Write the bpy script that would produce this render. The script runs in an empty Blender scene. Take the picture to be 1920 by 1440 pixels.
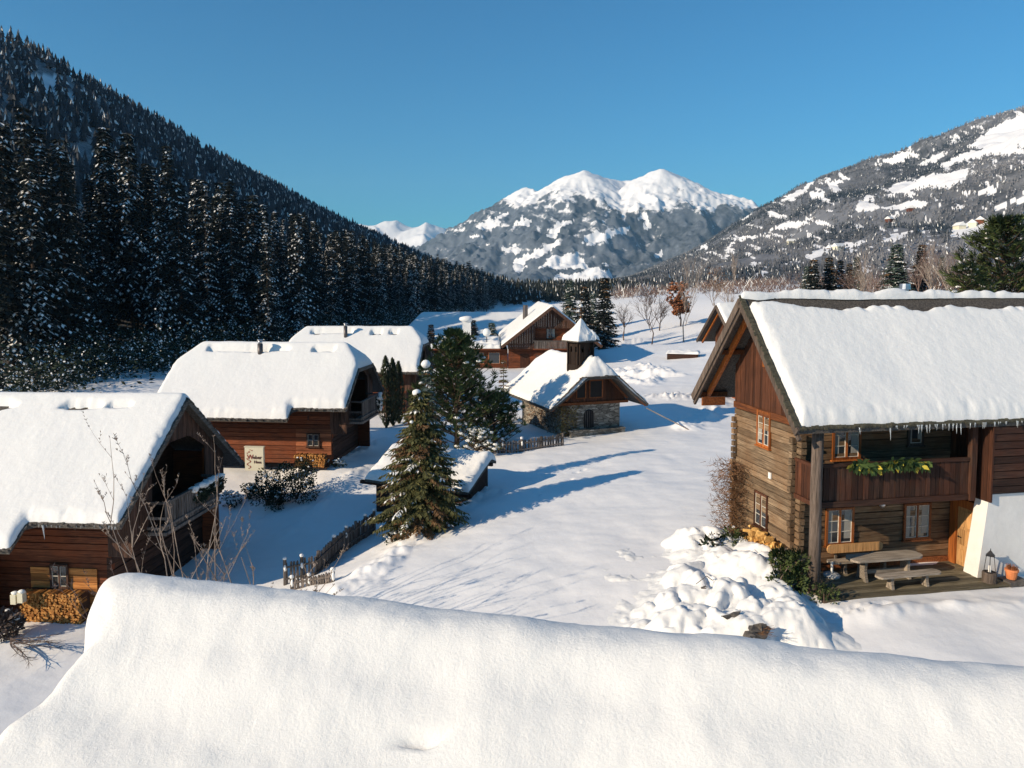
import bpy, math, random
import numpy as np
from mathutils import Vector, Matrix, noise as mnoise

# ------------------------------------------------------------------ camera, sky, sun, exposure
S = bpy.context.scene
C = S.collection
FPX, TH, CZ, HOR = 1400.0, math.radians(4), 8.7, 540.0
PPY = HOR + FPX*math.tan(TH)
cd = bpy.data.cameras.new('camera'); cam = bpy.data.objects.new('camera', cd); C.objects.link(cam)
cd.sensor_width = 36; cd.lens = 36*FPX/1920; cd.shift_y = (PPY-720)/1920
cd.clip_start = .1; cd.clip_end = 30000
cam.location = (0, 0, CZ); cam.rotation_euler = (math.pi/2-TH, 0, 0)
S.camera = cam
SUN_EL, SUN_DIR = 22.5, 29.0        # the sun stands left of and behind the camera
sx, sy = -math.cos(math.radians(SUN_DIR)), -math.sin(math.radians(SUN_DIR))
w = bpy.data.worlds.new('World'); S.world = w; w.use_nodes = True
nt = w.node_tree; bg = nt.nodes['Background']
sky = nt.nodes.new('ShaderNodeTexSky'); sky.sky_type = 'NISHITA'; sky.sun_disc = False
sky.sun_elevation = math.radians(SUN_EL); sky.sun_rotation = math.atan2(sx, sy)
sky.altitude = 900; sky.air_density = 1.25; sky.dust_density = .25; sky.ozone_density = 3.2
tint = nt.nodes.new('ShaderNodeMix'); tint.data_type = 'RGBA'; tint.blend_type = 'MULTIPLY'; tint.inputs[0].default_value = 1; tint.inputs[7].default_value = (.30, 1.05, 1.42, 1)
nt.links.new(sky.outputs[0], tint.inputs[6]); nt.links.new(tint.outputs[2], bg.inputs[0]); bg.inputs[1].default_value = .068
sl = bpy.data.lights.new('sun', 'SUN'); sl.energy = 5.0; sl.angle = math.radians(.5); sl.color = (1, .825, .61)
so = bpy.data.objects.new('sun', sl); C.objects.link(so); so.location = (-40, -30, 60)
sd = Vector((sx*math.cos(math.radians(SUN_EL)), sy*math.cos(math.radians(SUN_EL)), math.sin(math.radians(SUN_EL))))
so.rotation_euler = sd.to_track_quat('Z', 'Y').to_euler()
vs = S.view_settings; vs.view_transform = 'Standard'; vs.look = 'None'; vs.gamma = 1; vs.exposure = 0.36
S.cycles.volume_bounces = 0; S.cycles.max_bounces = 6; S.cycles.diffuse_bounces = 3; S.cycles.glossy_bounces = 2
S.cycles.transparent_max_bounces = 6; S.cycles.use_denoising = True
rnd = random.Random(7)
NR = np.random.RandomState(5)

# ------------------------------------------------------------------ geometry of the view (only used to read distances off the photograph)
def ray(px, py):
    xc = (px-960)/FPX; yc = (PPY-py)/FPX
    return np.array([xc, math.cos(TH)+yc*math.sin(TH), -math.sin(TH)+yc*math.cos(TH)])
def atz(px, py, z):
    d = ray(px, py); t = (z-CZ)/d[2]; return (d[0]*t, d[1]*t, z)
def atd(px, py, Y):
    d = ray(px, py); t = Y/d[1]; return (d[0]*t, Y, CZ+d[2]*t)
def proj(x, y, z):
    z = z-CZ; yc = y*math.sin(TH)+z*math.cos(TH); d = y*math.cos(TH)-z*math.sin(TH)
    return 960+FPX*x/d, PPY-FPX*yc/d

# ------------------------------------------------------------------ noise
def _h(ix, iy, s):
    n = (ix*374761393 + iy*668265263 + s*974634777) & 0x7fffffff
    n = ((n ^ (n >> 13))*1274126177) & 0x7fffffff
    return ((n ^ (n >> 16)) & 0xffff)/65535.0
def vn(x, y, s=0):
    x = np.asarray(x, float); y = np.asarray(y, float)
    ix = np.floor(x).astype(np.int64); iy = np.floor(y).astype(np.int64)
    fx = x-ix; fy = y-iy; fx = fx*fx*(3-2*fx); fy = fy*fy*(3-2*fy)
    a = _h(ix, iy, s); b = _h(ix+1, iy, s); c = _h(ix, iy+1, s); d = _h(ix+1, iy+1, s)
    return (a+(b-a)*fx+(c-a)*fy+(a-b-c+d)*fx*fy)*2-1
def fbm(x, y, s=0, o=4, g=.5):
    r = 0; a = 1
    for k in range(o):
        r = r+a*vn(x*2**k, y*2**k, s+k*17); a *= g
    return r
def sstep(a, b, x):
    t = np.clip((x-a)/(b-a), 0, 1); return t*t*(3-2*t)

# ------------------------------------------------------------------ materials
MATS = {}
def newmat(name):
    m = bpy.data.materials.new(name); m.use_nodes = True
    return m, m.node_tree, m.node_tree.nodes['Principled BSDF']
def N(t, typ, **kw):
    n = t.nodes.new(typ)
    for k, v in kw.items():
        if k in n.inputs: n.inputs[k].default_value = v
        else: setattr(n, k, v)
    return n
def ramp(t, fac, stops):
    r = t.nodes.new('ShaderNodeValToRGB'); t.links.new(fac, r.inputs[0])
    e = r.color_ramp.elements
    while len(e) < len(stops): e.new(.5)
    for i, (p, c) in enumerate(stops): e[i].position = p; e[i].color = (*c, 1)
    return r.outputs[0]
def mixc(t, f, a, b, mode='MIX'):
    n = t.nodes.new('ShaderNodeMix'); n.data_type = 'RGBA'; n.blend_type = mode
    for sock, v in ((n.inputs[0], f), (n.inputs[6], a), (n.inputs[7], b)):
        if isinstance(v, bpy.types.NodeSocket): t.links.new(v, sock)
        elif isinstance(v, (int, float)): sock.default_value = v
        else: sock.default_value = (*v, 1)
    return n.outputs[2]
def noise(t, scale, detail=4, rough=.55, vec=None, st=None):
    tc = t.nodes.new('ShaderNodeTexCoord'); n = N(t, 'ShaderNodeTexNoise', Scale=scale, Detail=detail, Roughness=rough)
    v = tc.outputs['Object'] if vec is None else vec
    if st:
        m = t.nodes.new('ShaderNodeMapping'); m.inputs['Scale'].default_value = st; t.links.new(v, m.inputs[0]); v = m.outputs[0]
    t.links.new(v, n.inputs['Vector']); return n.outputs[0]
def bump(t, b, h, s, d):
    n = N(t, 'ShaderNodeBump', Strength=s, Distance=d); t.links.new(h, n.inputs['Height']); t.links.new(n.outputs[0], b.inputs['Normal'])
    return n
def attr(t, name):
    a = t.nodes.new('ShaderNodeAttribute'); a.attribute_name = name; return a.outputs['Fac']

def snowmat(name, s1=9, d1=.02, s2=90, d2=.004, col=(.82, .82, .80)):
    m, t, b = newmat(name)
    n1 = noise(t, s1, 5, .6); n2 = noise(t, s2, 3, .7)
    c = ramp(t, n1, [(.3, tuple(v*.97 for v in col)), (.7, col)])
    t.links.new(c, b.inputs['Base Color']); b.inputs['Roughness'].default_value = .65
    b.inputs['Specular IOR Level'].default_value = .25
    b.inputs['Subsurface Weight'].default_value = 0
    b1 = bump(t, b, n1, .6, d1)
    b2 = N(t, 'ShaderNodeBump', Strength=.7, Distance=d2); t.links.new(n2, b2.inputs['Height'])
    t.links.new(b1.outputs[0], b2.inputs['Normal']); t.links.new(b2.outputs[0], b.inputs['Normal'])
    return m
SNOW = snowmat('snow')
SNOWR = snowmat('roof_snow', 5, .03, 60, .006)
SNOWF = snowmat('roof_snow_close', 30, .014, 240, .005)
def wood(name, dark, light, axis, sc=1.0, warm=None, rough=.8, knots=True):
    m, t, b = newmat(name)
    st = [14*sc, 14*sc, 14*sc]; st[axis] = .9*sc
    n1 = noise(t, 1.6, 6, .65, st=st); r = attr(t, 'rnd')
    st2 = [60*sc, 60*sc, 60*sc]; st2[axis] = 1.5*sc
    n3 = noise(t, 1.2, 3, .6, st=st2)
    n2 = noise(t, .9, 4, .6)
    c = ramp(t, n1, [(.32, dark), (.68, light)])
    mid = tuple((a+b_)*.5 for a, b_ in zip(dark, light))
    mm = N(t, 'ShaderNodeMath', operation='MULTIPLY_ADD'); t.links.new(r, mm.inputs[0]); mm.inputs[1].default_value = .8; mm.inputs[2].default_value = .55
    cb = t.nodes.new('ShaderNodeCombineColor')
    for k in range(3): t.links.new(mm.outputs[0], cb.inputs[k])
    c = mixc(t, 1.0, c, cb.outputs[0], 'MULTIPLY')
    if warm:
        f = ramp(t, n2, [(.42, (0, 0, 0)), (.62, (1, 1, 1))]); c = mixc(t, f, c, mixc(t, 1.0, warm, cb.outputs[0], 'MULTIPLY'))
    f3 = ramp(t, n3, [(.36, (.35, .33, .32)), (.5, (1, 1, 1))]); c = mixc(t, .8, c, mixc(t, 1.0, c, f3, 'MULTIPLY'))
    t.links.new(c, b.inputs['Base Color']); b.inputs['Roughness'].default_value = rough
    b.inputs['Specular IOR Level'].default_value = .25
    bump(t, b, n3, .5, .012)
    return m
GREYX = wood('weathered_log_x', (.10, .06, .034), (.30, .20, .115), 0, 1, (.17, .085, .04))
GREYY = wood('weathered_log_y', (.09, .06, .036), (.36, .26, .165), 1, 1, (.20, .125, .07))
GREYZ = wood('weathered_post', (.045, .034, .027), (.17, .13, .105), 2)
REDZ = wood('red_board', (.028, .012, .008), (.145, .052, .024), 2, 1, (.07, .026, .013))
REDY = wood('red_beam', (.10, .03, .012), (.32, .11, .035), 1)
ORANGE = wood('orange_wood', (.24, .065, .015), (.46, .15, .035), 2, .6, rough=.5)
DOORW = wood('pale_door_wood', (.40, .21, .08), (.58, .33, .14), 2, .8, rough=.5)
DARKX = wood('dark_board_x', (.018, .010, .008), (.075, .036, .022), 0, 1, (.05, .019, .011))
DARKY = wood('dark_board_y', (.035, .018, .012), (.13, .065, .04), 1)
DARKZ = wood('dark_board_z', (.022, .012, .009), (.09, .045, .028), 2, 1, (.065, .024, .013))
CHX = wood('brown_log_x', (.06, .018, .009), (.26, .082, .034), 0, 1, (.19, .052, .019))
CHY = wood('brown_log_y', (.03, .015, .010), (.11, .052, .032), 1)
CHZ = wood('brown_board', (.03, .015, .011), (.13, .068, .045), 2)
GLOGX = wood('sunlit_golden_log', (.34, .12, .03), (.62, .27, .08), 0, .8)  # brightened log tone, direct sun put into the colour
SHING = wood('shingle', (.04, .036, .032), (.16, .14, .12), 1, .8)
TABW = wood('grey_table_wood', (.17, .14, .11), (.40, .34, .27), 0)
DECKW = wood('deck_board', (.09, .075, .045), (.24, .20, .13), 0)
FENCEW = wood('fence_wood', (.06, .05, .045), (.22, .19, .17), 2)
BARK = wood('bark', (.05, .035, .025), (.16, .11, .08), 2, 2)
def flat(name, col, rough=.7, metal=0, sc=6, var=.25, bmp=.3, bd=.01):
    m, t, b = newmat(name)
    n = noise(t, sc, 4, .6)
    c = ramp(t, n, [(.3, tuple(v*(1-var) for v in col)), (.7, tuple(min(1, v*(1+var)) for v in col))])
    t.links.new(c, b.inputs['Base Color']); b.inputs['Roughness'].default_value = rough; b.inputs['Metallic'].default_value = metal
    bump(t, b, n, bmp, bd); return m
PLASTER = flat('white_render', (.74, .73, .70), .85, 0, 3, .05, .4, .03)
METAL = flat('stove_pipe', (.10, .09, .09), .45, .6)
STEEL = flat('bright_pipe', (.45, .46, .48), .3, .9)
BLACKM = flat('black_iron', (.02, .02, .022), .5, .5)
WHITEP = flat('white_paint', (.78, .77, .74), .6, 0, 8, .04)
WINW = flat('window_putty', (.62, .58, .50), .6)
CREAM = flat('cream_board', (.70, .66, .50), .6, 0, 3, .05)
INK = flat('red_ink', (.30, .06, .03), .7); INK2 = flat('dark_ink', (.10, .05, .04), .7)
TERRA = flat('terracotta', (.60, .20, .07), .7)
ICE, t_, b_ = newmat('ice'); b_.inputs['Base Color'].default_value = (.75, .82, .88, 1); b_.inputs['Roughness'].default_value = .1; b_.inputs['Transmission Weight'].default_value = .6; b_.inputs['IOR'].default_value = 1.3
def glassmat(name, c):
    m, t, b = newmat(name); b.inputs['Base Color'].default_value = (*c, 1); b.inputs['Roughness'].default_value = .06
    b.inputs['Specular IOR Level'].default_value = .8; return m
GLASS = glassmat('window_glass', (.03, .035, .04)); CURT = flat('curtain', (.30, .29, .26), .8, 0, 20, .12)
BLACKV = flat('dark_inside', (.012, .010, .010), .9)
def leafmat(name, a, b2, sc=3, rough=.75):
    m, t, b = newmat(name); n = noise(t, sc, 4, .6); r = attr(t, 'rnd')
    c = mixc(t, r, a, b2); f = ramp(t, n, [(.3, (.55, .55, .55)), (.7, (1.25, 1.25, 1.25))])
    c = mixc(t, 1.0, c, f, 'MULTIPLY'); t.links.new(c, b.inputs['Base Color'])
    b.inputs['Roughness'].default_value = rough; b.inputs['Specular IOR Level'].default_value = .2
    return m
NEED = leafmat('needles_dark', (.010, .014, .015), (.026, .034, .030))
NEEDG = leafmat('needles_olive', (.065, .068, .026), (.165, .158, .062))
NEEDB = leafmat('needles_brown', (.13, .07, .035), (.24, .15, .075))
NEEDT = leafmat('needles_blue', (.045, .075, .065), (.12, .16, .13))
NEEDP = leafmat('needles_pine', (.035, .055, .02), (.10, .13, .04))
THUJ = leafmat('thuja', (.02, .028, .015), (.045, .055, .025))
YEW = leafmat('yew', (.012, .022, .014), (.03, .045, .025))
RUST = leafmat('rust_leaves', (.20, .07, .03), (.36, .15, .07))
VINE = leafmat('vine_twigs', (.10, .05, .025), (.26, .14, .07))
VINEY = leafmat('yellow_vine', (.22, .15, .05), (.42, .30, .10))
GARL = leafmat('garland', (.03, .06, .02), (.08, .12, .03)); GARY = leafmat('garland_yellow', (.35, .30, .04), (.55, .42, .06))
TWIG = leafmat('twigs', (.20, .15, .12), (.38, .30, .24)); TWIGD = leafmat('twigs_dark', (.06, .045, .04), (.14, .10, .085))
TWIGB = leafmat('birch_bark', (.24, .19, .16), (.42, .35, .29)); TWIGR = leafmat('twigs_reddish', (.13, .085, .07), (.24, .165, .14))
FIRE = leafmat('firewood_yellow', (.45, .24, .07), (.75, .46, .16), 12); FIREO = leafmat('firewood_orange', (.30, .12, .03), (.60, .30, .09), 12)
ROCK = flat('rock', (.10, .09, .08), .9, 0, 4, .5, .8, .05)

def stonemat():
    m, t, b = newmat('dry_stone')
    tc = t.nodes.new('ShaderNodeTexCoord'); mp = t.nodes.new('ShaderNodeMapping'); mp.inputs['Scale'].default_value = (3.0, 3.0, 9.0)
    t.links.new(tc.outputs['Object'], mp.inputs[0])
    v = N(t, 'ShaderNodeTexVoronoi', Scale=1.0); v.feature = 'F1'; t.links.new(mp.outputs[0], v.inputs['Vector'])
    v2 = N(t, 'ShaderNodeTexVoronoi', Scale=1.0); v2.feature = 'DISTANCE_TO_EDGE'; t.links.new(mp.outputs[0], v2.inputs['Vector'])
    c = mixc(t, .75, (.20, .18, .15), mixc(t, 1.0, v.outputs['Color'], (.36, .33, .28), 'MULTIPLY'))
    sep = N(t, 'ShaderNodeSeparateColor'); t.links.new(v.outputs['Color'], sep.inputs[0])
    c = ramp(t, sep.outputs[0], [(0, (.10, .088, .07)), (.5, (.21, .185, .15)), (1, (.40, .36, .30))])
    f = ramp(t, v2.outputs['Distance'], [(0, (.25, .22, .2)), (.1, (1, 1, 1))])
    c = mixc(t, 1.0, c, f, 'MULTIPLY'); t.links.new(c, b.inputs['Base Color']); b.inputs['Roughness'].default_value = .9
    bump(t, b, v2.outputs['Distance'], .8, .03); return m
STONE = stonemat()
def groundmat():
    m, t, b = newmat('ground_snow')
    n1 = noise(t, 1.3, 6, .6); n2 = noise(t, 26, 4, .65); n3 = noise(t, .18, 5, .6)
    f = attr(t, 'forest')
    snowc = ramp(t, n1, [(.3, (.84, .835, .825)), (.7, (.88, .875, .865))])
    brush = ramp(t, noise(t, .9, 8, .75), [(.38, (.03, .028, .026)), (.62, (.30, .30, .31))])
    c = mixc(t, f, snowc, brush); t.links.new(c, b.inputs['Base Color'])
    b.inputs['Roughness'].default_value = .65; b.inputs['Specular IOR Level'].default_value = .25
    b1 = bump(t, b, n1, .5, .06)
    b2 = N(t, 'ShaderNodeBump', Strength=.6, Distance=.008); t.links.new(n2, b2.inputs['Height'])
    t.links.new(b1.outputs[0], b2.inputs['Normal']); t.links.new(b2.outputs[0], b.inputs['Normal'])
    return m
GROUND = groundmat()
def mountmat(name, sc, dark, light):
    m, t, b = newmat(name)
    s = attr(t, 'snow')
    n1 = noise(t, sc, 8, .72); n2 = noise(t, sc*.12, 6, .65); n3 = noise(t, sc*3.2, 3, .7)
    fc = ramp(t, n1, [(.36, dark), (.56, light), (.74, tuple(min(1, v*2.2) for v in light))])
    fc = mixc(t, ramp(t, n2, [(.40, (0, 0, 0)), (.66, (.65, .65, .65))]), fc, tuple(v*1.75 for v in light))
    a = N(t, 'ShaderNodeMath', operation='ADD'); t.links.new(s, a.inputs[0])
    b3 = N(t, 'ShaderNodeMath', operation='MULTIPLY_ADD'); t.links.new(n1, b3.inputs[0]); b3.inputs[1].default_value = 1.1; b3.inputs[2].default_value = -.55
    t.links.new(b3.outputs[0], a.inputs[1])
    f = ramp(t, a.outputs[0], [(.42, (0, 0, 0)), (.56, (1, 1, 1))])
    c = mixc(t, f, fc, (.82, .82, .83)); t.links.new(c, b.inputs['Base Color']); b.inputs['Roughness'].default_value = .9
    b.inputs['Specular IOR Level'].default_value = .1
    bump(t, b, n1, .9, 9/ (sc*100)); return m
MT_FAR = mountmat('mountain_far', .022, (.035, .045, .06), (.10, .115, .14))
MT_NEAR = mountmat('mountain_near', .035, (.045, .05, .06), (.13, .135, .15))

# ------------------------------------------------------------------ mesh building
def mesh_np(name, V, F, mat=None, smooth=False, attrs=None, mi=None, mats=None):
    V = np.asarray(V, np.float32); me = bpy.data.meshes.new(name)
    if isinstance(F, np.ndarray):
        k = F.shape[1]; loops = F.astype(np.int32).ravel(); starts = np.arange(len(F), dtype=np.int32)*k
    else:
        ln = np.array([len(f) for f in F], np.int32); loops = np.fromiter((i for f in F for i in f), np.int32, int(ln.sum()))
        starts = np.concatenate([[0], np.cumsum(ln)[:-1]]).astype(np.int32)
    me.vertices.add(len(V)); me.vertices.foreach_set('co', V.ravel())
    me.loops.add(len(loops)); me.loops.foreach_set('vertex_index', loops)
    me.polygons.add(len(starts)); me.polygons.foreach_set('loop_start', starts)
    if attrs:
        for an, av in attrs.items():
            a = me.attributes.new(an, 'FLOAT', 'POINT'); a.data.foreach_set('value', np.asarray(av, np.float32))
    for m in (mats or ([mat] if mat else [])): me.materials.append(m)
    if mi is not None: me.polygons.foreach_set('material_index', np.asarray(mi, np.int32))
    me.update(calc_edges=True); me.validate()
    me.polygons.foreach_set('use_smooth', np.full(len(me.polygons), bool(smooth)))
    return me
def link(name, me, parent=None, loc=None, rz=None):
    o = bpy.data.objects.new(name, me); C.objects.link(o)
    if parent: o.parent = parent
    if loc is not None: o.location = loc
    if rz is not None: o.rotation_euler = (0, 0, rz)
    return o
def tag(o, label=None, cat=None, group=None, kind=None):
    if label: o['label'] = label
    if cat: o['category'] = cat
    if group: o['group'] = group
    if kind: o['kind'] = kind
    return o
def thing(name, label, cat, loc=(0, 0, 0), rz=0, group=None):
    o = bpy.data.objects.new(name, None); C.objects.link(o); o.location = loc; o.rotation_euler = (0, 0, rz); o.empty_display_size = .3
    return tag(o, label, cat, group)
def copy_thing(o, loc, rz=0, sc=1.0, label=None, group=None):
    c = o.copy(); C.objects.link(c); c.location = loc; c.rotation_euler = (0, 0, rz); c.scale = (sc, sc, sc) if not isinstance(sc, tuple) else sc
    if label: c['label'] = label
    if group: c['group'] = group
    for ch in o.children:
        d = ch.copy(); C.objects.link(d); d.parent = c
        for g in ch.children:
            e = g.copy(); C.objects.link(e); e.parent = d
    return c
class MB:
    def __init__(s, seed=0): s.v = []; s.f = []; s.r = []; s.m = []; s.R = random.Random(seed); s.g = []; s.gid = None; s.k = 0
    def add(s, vs, fs, m=0, r=None):
        b = len(s.v); r = s.R.random() if r is None else r
        s.v += [tuple(p) for p in vs]; s.r += [r]*len(vs)
        s.f += [tuple(b+i for i in f) for f in fs]; s.m += [m]*len(fs); s.g += [s.k if s.gid is None else s.gid]*len(fs); s.k += 1; return s
    def box(s, x0, x1, y0, y1, z0, z1, m=0, r=None):
        return s.add([(x0, y0, z0), (x1, y0, z0), (x1, y1, z0), (x0, y1, z0), (x0, y0, z1), (x1, y0, z1), (x1, y1, z1), (x0, y1, z1)],
                     [(3, 2, 1, 0), (4, 5, 6, 7), (0, 1, 5, 4), (1, 2, 6, 5), (2, 3, 7, 6), (3, 0, 4, 7)], m, r)
    def prism(s, poly, d, m=0, r=None):     # polygon (3D points) swept by vector d
        n = len(poly); P = [Vector(p) for p in poly]; d = Vector(d)
        return s.add([*P, *[p+d for p in P]], [tuple(range(n))[::-1], tuple(range(n, 2*n))]+[(i, (i+1) % n, n+(i+1) % n, n+i) for i in range(n)], m, r)
    def beam(s, a, b, w, h, m=0, up=(0, 0, 1), r=None):
        a, b, up = Vector(a), Vector(b), Vector(up); t = (b-a).normalized(); x = t.cross(up).normalized()*w/2; y = x.cross(t).normalized()*h/2
        P = [a-x-y, a+x-y, a+x+y, a-x+y]; return s.prism(P, b-a, m, r)
    def tube(s, pts, rad, n=6, m=0, r=None):
        V = []; F = []; pts = [Vector(p) for p in pts]
        if not hasattr(rad, '__len__'): rad = [rad]*len(pts)
        for i, p in enumerate(pts):
            t = (pts[min(i+1, len(pts)-1)]-pts[max(i-1, 0)]).normalized(); a = t.orthogonal().normalized() if abs(t.z) < .99 else Vector((1, 0, 0))
            if abs(t.z) < .99: a = t.cross(Vector((0, 0, 1))).normalized()
            b = t.cross(a)
            for k in range(n):
                q = 2*math.pi*k/n; V.append(p+(a*math.cos(q)+b*math.sin(q))*rad[i])
        for i in range(len(pts)-1):
            for k in range(n): F.append((i*n+k, i*n+(k+1) % n, (i+1)*n+(k+1) % n, (i+1)*n+k))
        F.append(tuple(range(n))[::-1]); F.append(tuple((len(pts)-1)*n+k for k in range(n)))
        return s.add(V, F, m, r)
    def lathe(s, c, prof, n=16, m=0, r=None, sx=1, sy=1):
        V = []; F = []
        for (rr, z) in prof:
            for k in range(n): q = 2*math.pi*k/n; V.append((c[0]+rr*sx*math.cos(q), c[1]+rr*sy*math.sin(q), c[2]+z))
        for i in range(len(prof)-1):
            for k in range(n): F.append((i*n+k, i*n+(k+1) % n, (i+1)*n+(k+1) % n, (i+1)*n+k))
        F.append(tuple(range(n))[::-1]); F.append(tuple((len(prof)-1)*n+k for k in range(n)))
        return s.add(V, F, m, r)
    def blob(s, c, rx, ry, rz, n=10, m=0, seed=0, amp=.15):
        V = []; F = []; K = n//2+1
        for i in range(K+1):
            ph = math.pi*i/K
            for k in range(n):
                q = 2*math.pi*k/n; d = Vector((math.sin(ph)*math.cos(q), math.sin(ph)*math.sin(q), math.cos(ph)))
                e = 1+amp*mnoise.noise(d*1.6+Vector((seed*3.1, seed*1.7, 0)))*2
                V.append((c[0]+rx*d.x*e, c[1]+ry*d.y*e, c[2]+rz*d.z*e))
        for i in range(K):
            for k in range(n): F.append((i*n+k, (i+1)*n+k, (i+1)*n+(k+1) % n, i*n+(k+1) % n))
        return s.add(V, F, m)
    def build(s, name, mats, parent=None, smooth=False, loc=None, rz=None):
        mats = mats if isinstance(mats, (list, tuple)) else [mats]
        return link(name, mesh_np(name, s.v, s.f, None, smooth, {'rnd': s.r}, s.m, mats), parent, loc, rz)

def each(mb, name, mats, parent, smooth=False):      # one part per piece
    for gi in sorted(set(mb.g)):
        q = MB(); q.f = []; mp = {}
        for f, m, g_ in zip(mb.f, mb.m, mb.g):
            if g_ != gi: continue
            for i in f:
                if i not in mp: mp[i] = len(q.v); q.v.append(mb.v[i]); q.r.append(mb.r[i])
            q.f.append(tuple(mp[i] for i in f)); q.m.append(m)
        q.build(name, mats, parent, smooth)
def inpoly(x, y, P):
    r = np.zeros(np.shape(x), bool); n = len(P)
    for i in range(n):
        x0, y0 = P[i]; x1, y1 = P[(i+1) % n]
        if y0 == y1: continue
        c = ((y0 > y) != (y1 > y)) & (x < (x1-x0)*(y-y0)/(y1-y0)+x0); r ^= c
    return r
def polydist(x, y, P):
    bd = np.full(np.shape(x), 1e9); bx = np.zeros(np.shape(x)); by = np.zeros(np.shape(x)); n = len(P)
    for i in range(n):
        x0, y0 = P[i]; dx, dy = P[(i+1) % n][0]-x0, P[(i+1) % n][1]-y0
        t = np.clip(((x-x0)*dx+(y-y0)*dy)/(dx*dx+dy*dy+1e-12), 0, 1); qx = x0+t*dx; qy = y0+t*dy
        d = np.hypot(x-qx, y-qy); k = d < bd; bd = np.where(k, d, bd); bx = np.where(k, qx, bx); by = np.where(k, qy, by)
    return bd, bx, by
def plan_grid(P, res):
    xs = [p[0] for p in P]; ys = [p[1] for p in P]
    gx = np.arange(min(xs)-res, max(xs)+2*res, res); gy = np.arange(min(ys)-res, max(ys)+2*res, res)
    X, Y = np.meshgrid(gx, gy, indexing='ij'); ins = inpoly(X, Y, P); D, BX, BY = polydist(X, Y, P)
    near = (~ins) & (D < res*1.05)
    X = np.where(near, BX, X); Y = np.where(near, BY, Y); D = np.where(near, 0, D)
    ok = ins | near; nx, ny = X.shape
    q = ok[:-1, :-1] & ok[1:, :-1] & ok[1:, 1:] & ok[:-1, 1:]
    anyin = ins[:-1, :-1] | ins[1:, :-1] | ins[1:, 1:] | ins[:-1, 1:]
    I, J = np.nonzero(q & anyin); a = I*ny+J
    F = np.stack([a, a+ny, a+ny+1, a+1], 1)
    used = np.zeros(nx*ny, bool); used[F.ravel()] = True; mp = np.cumsum(used)-1
    return X.ravel()[used], Y.ravel()[used], D.ravel()[used], mp[F]
def jag(P, step, amp, seed, closed=True):
    out = []; r = random.Random(seed); n = len(P)
    for i in range(n):
        a, b = P[i], P[(i+1) % n]; L = math.hypot(b[0]-a[0], b[1]-a[1]); k = max(1, int(L/step))
        nx_, ny_ = (b[1]-a[1])/(L+1e-9), -(b[0]-a[0])/(L+1e-9)
        for j in range(k):
            t = j/k; o = (r.random()-.5)*2*amp*(0 if j == 0 else 1); out.append((a[0]+(b[0]-a[0])*t+nx_*o, a[1]+(b[1]-a[1])*t+ny_*o))
    return out
def snow_field(name, P, zf, T, rr, res, mat, parent, amp=.03, ns=1.2, seed=0, holes=(), jg=.03, extra=None, loc=None, rz=None):
    Pj = jag(P, .22 if jg else 5, jg*.5, seed)
    x, y, D, F = plan_grid(Pj, res); D = np.where(D > 0, np.clip(D+.35*rr*fbm(x*3.1, y*3.1, seed+5, 3)*np.clip(D/rr*1.5, 0, 1), 0, 99), 0)
    th = T*(1-(1-np.clip(D/rr, 0, 1))**2.4)**.5
    th = th*(1+amp*5*fbm(x*ns, y*ns, seed, 3))+amp*.3*fbm(x*5, y*5, seed+3, 2)*np.clip(D/rr, 0, 1)
    for H in holes:
        i = inpoly(x, y, H); d, _, _ = polydist(x, y, H); sd_ = np.where(i, -d, d)+.035*vn(x*4, y*4, seed+8)
        th = th*(1-(1-np.clip(sd_/.13, 0, 1))**2.0)**.5 - np.where(sd_ < 0, .06, 0)
    z = zf(x, y)+th+.004
    if extra is not None: z = z+extra(x, y, D)
    return link(name, mesh_np(name, np.stack([x, y, z], 1), F, mat, True), parent, loc, rz)
def close_slab(x, y, zt, zb, F):
    n = len(x); V = np.concatenate([np.stack([x, y, zt], 1), np.stack([x, y, zb], 1)])
    E = np.concatenate([F[:, [i, (i+1) % 4]] for i in range(4)]); key = np.sort(E, 1); kk = key[:, 0].astype(np.int64)*n+key[:, 1]
    u, idx, cnt = np.unique(kk, return_index=True, return_counts=True); B = E[idx[cnt == 1]]
    side = np.stack([B[:, 1], B[:, 0], B[:, 0]+n, B[:, 1]+n], 1)
    return V, np.concatenate([F, F[:, ::-1]+n, side])
def roof_slab(name, P, zf, th, res, mat, parent):
    x, y, D, F = plan_grid(P, res); z = zf(x, y); V, FF = close_slab(x, y, z, z-th, F)
    return link(name, mesh_np(name, V, FF, mat, False, {'rnd': np.full(len(V), .5)}), parent)
def smin(a, b, k):
    h = np.clip(.5+.5*(b-a)/k, 0, 1); return b*(1-h)+a*h-k*h*(1-h)

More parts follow.
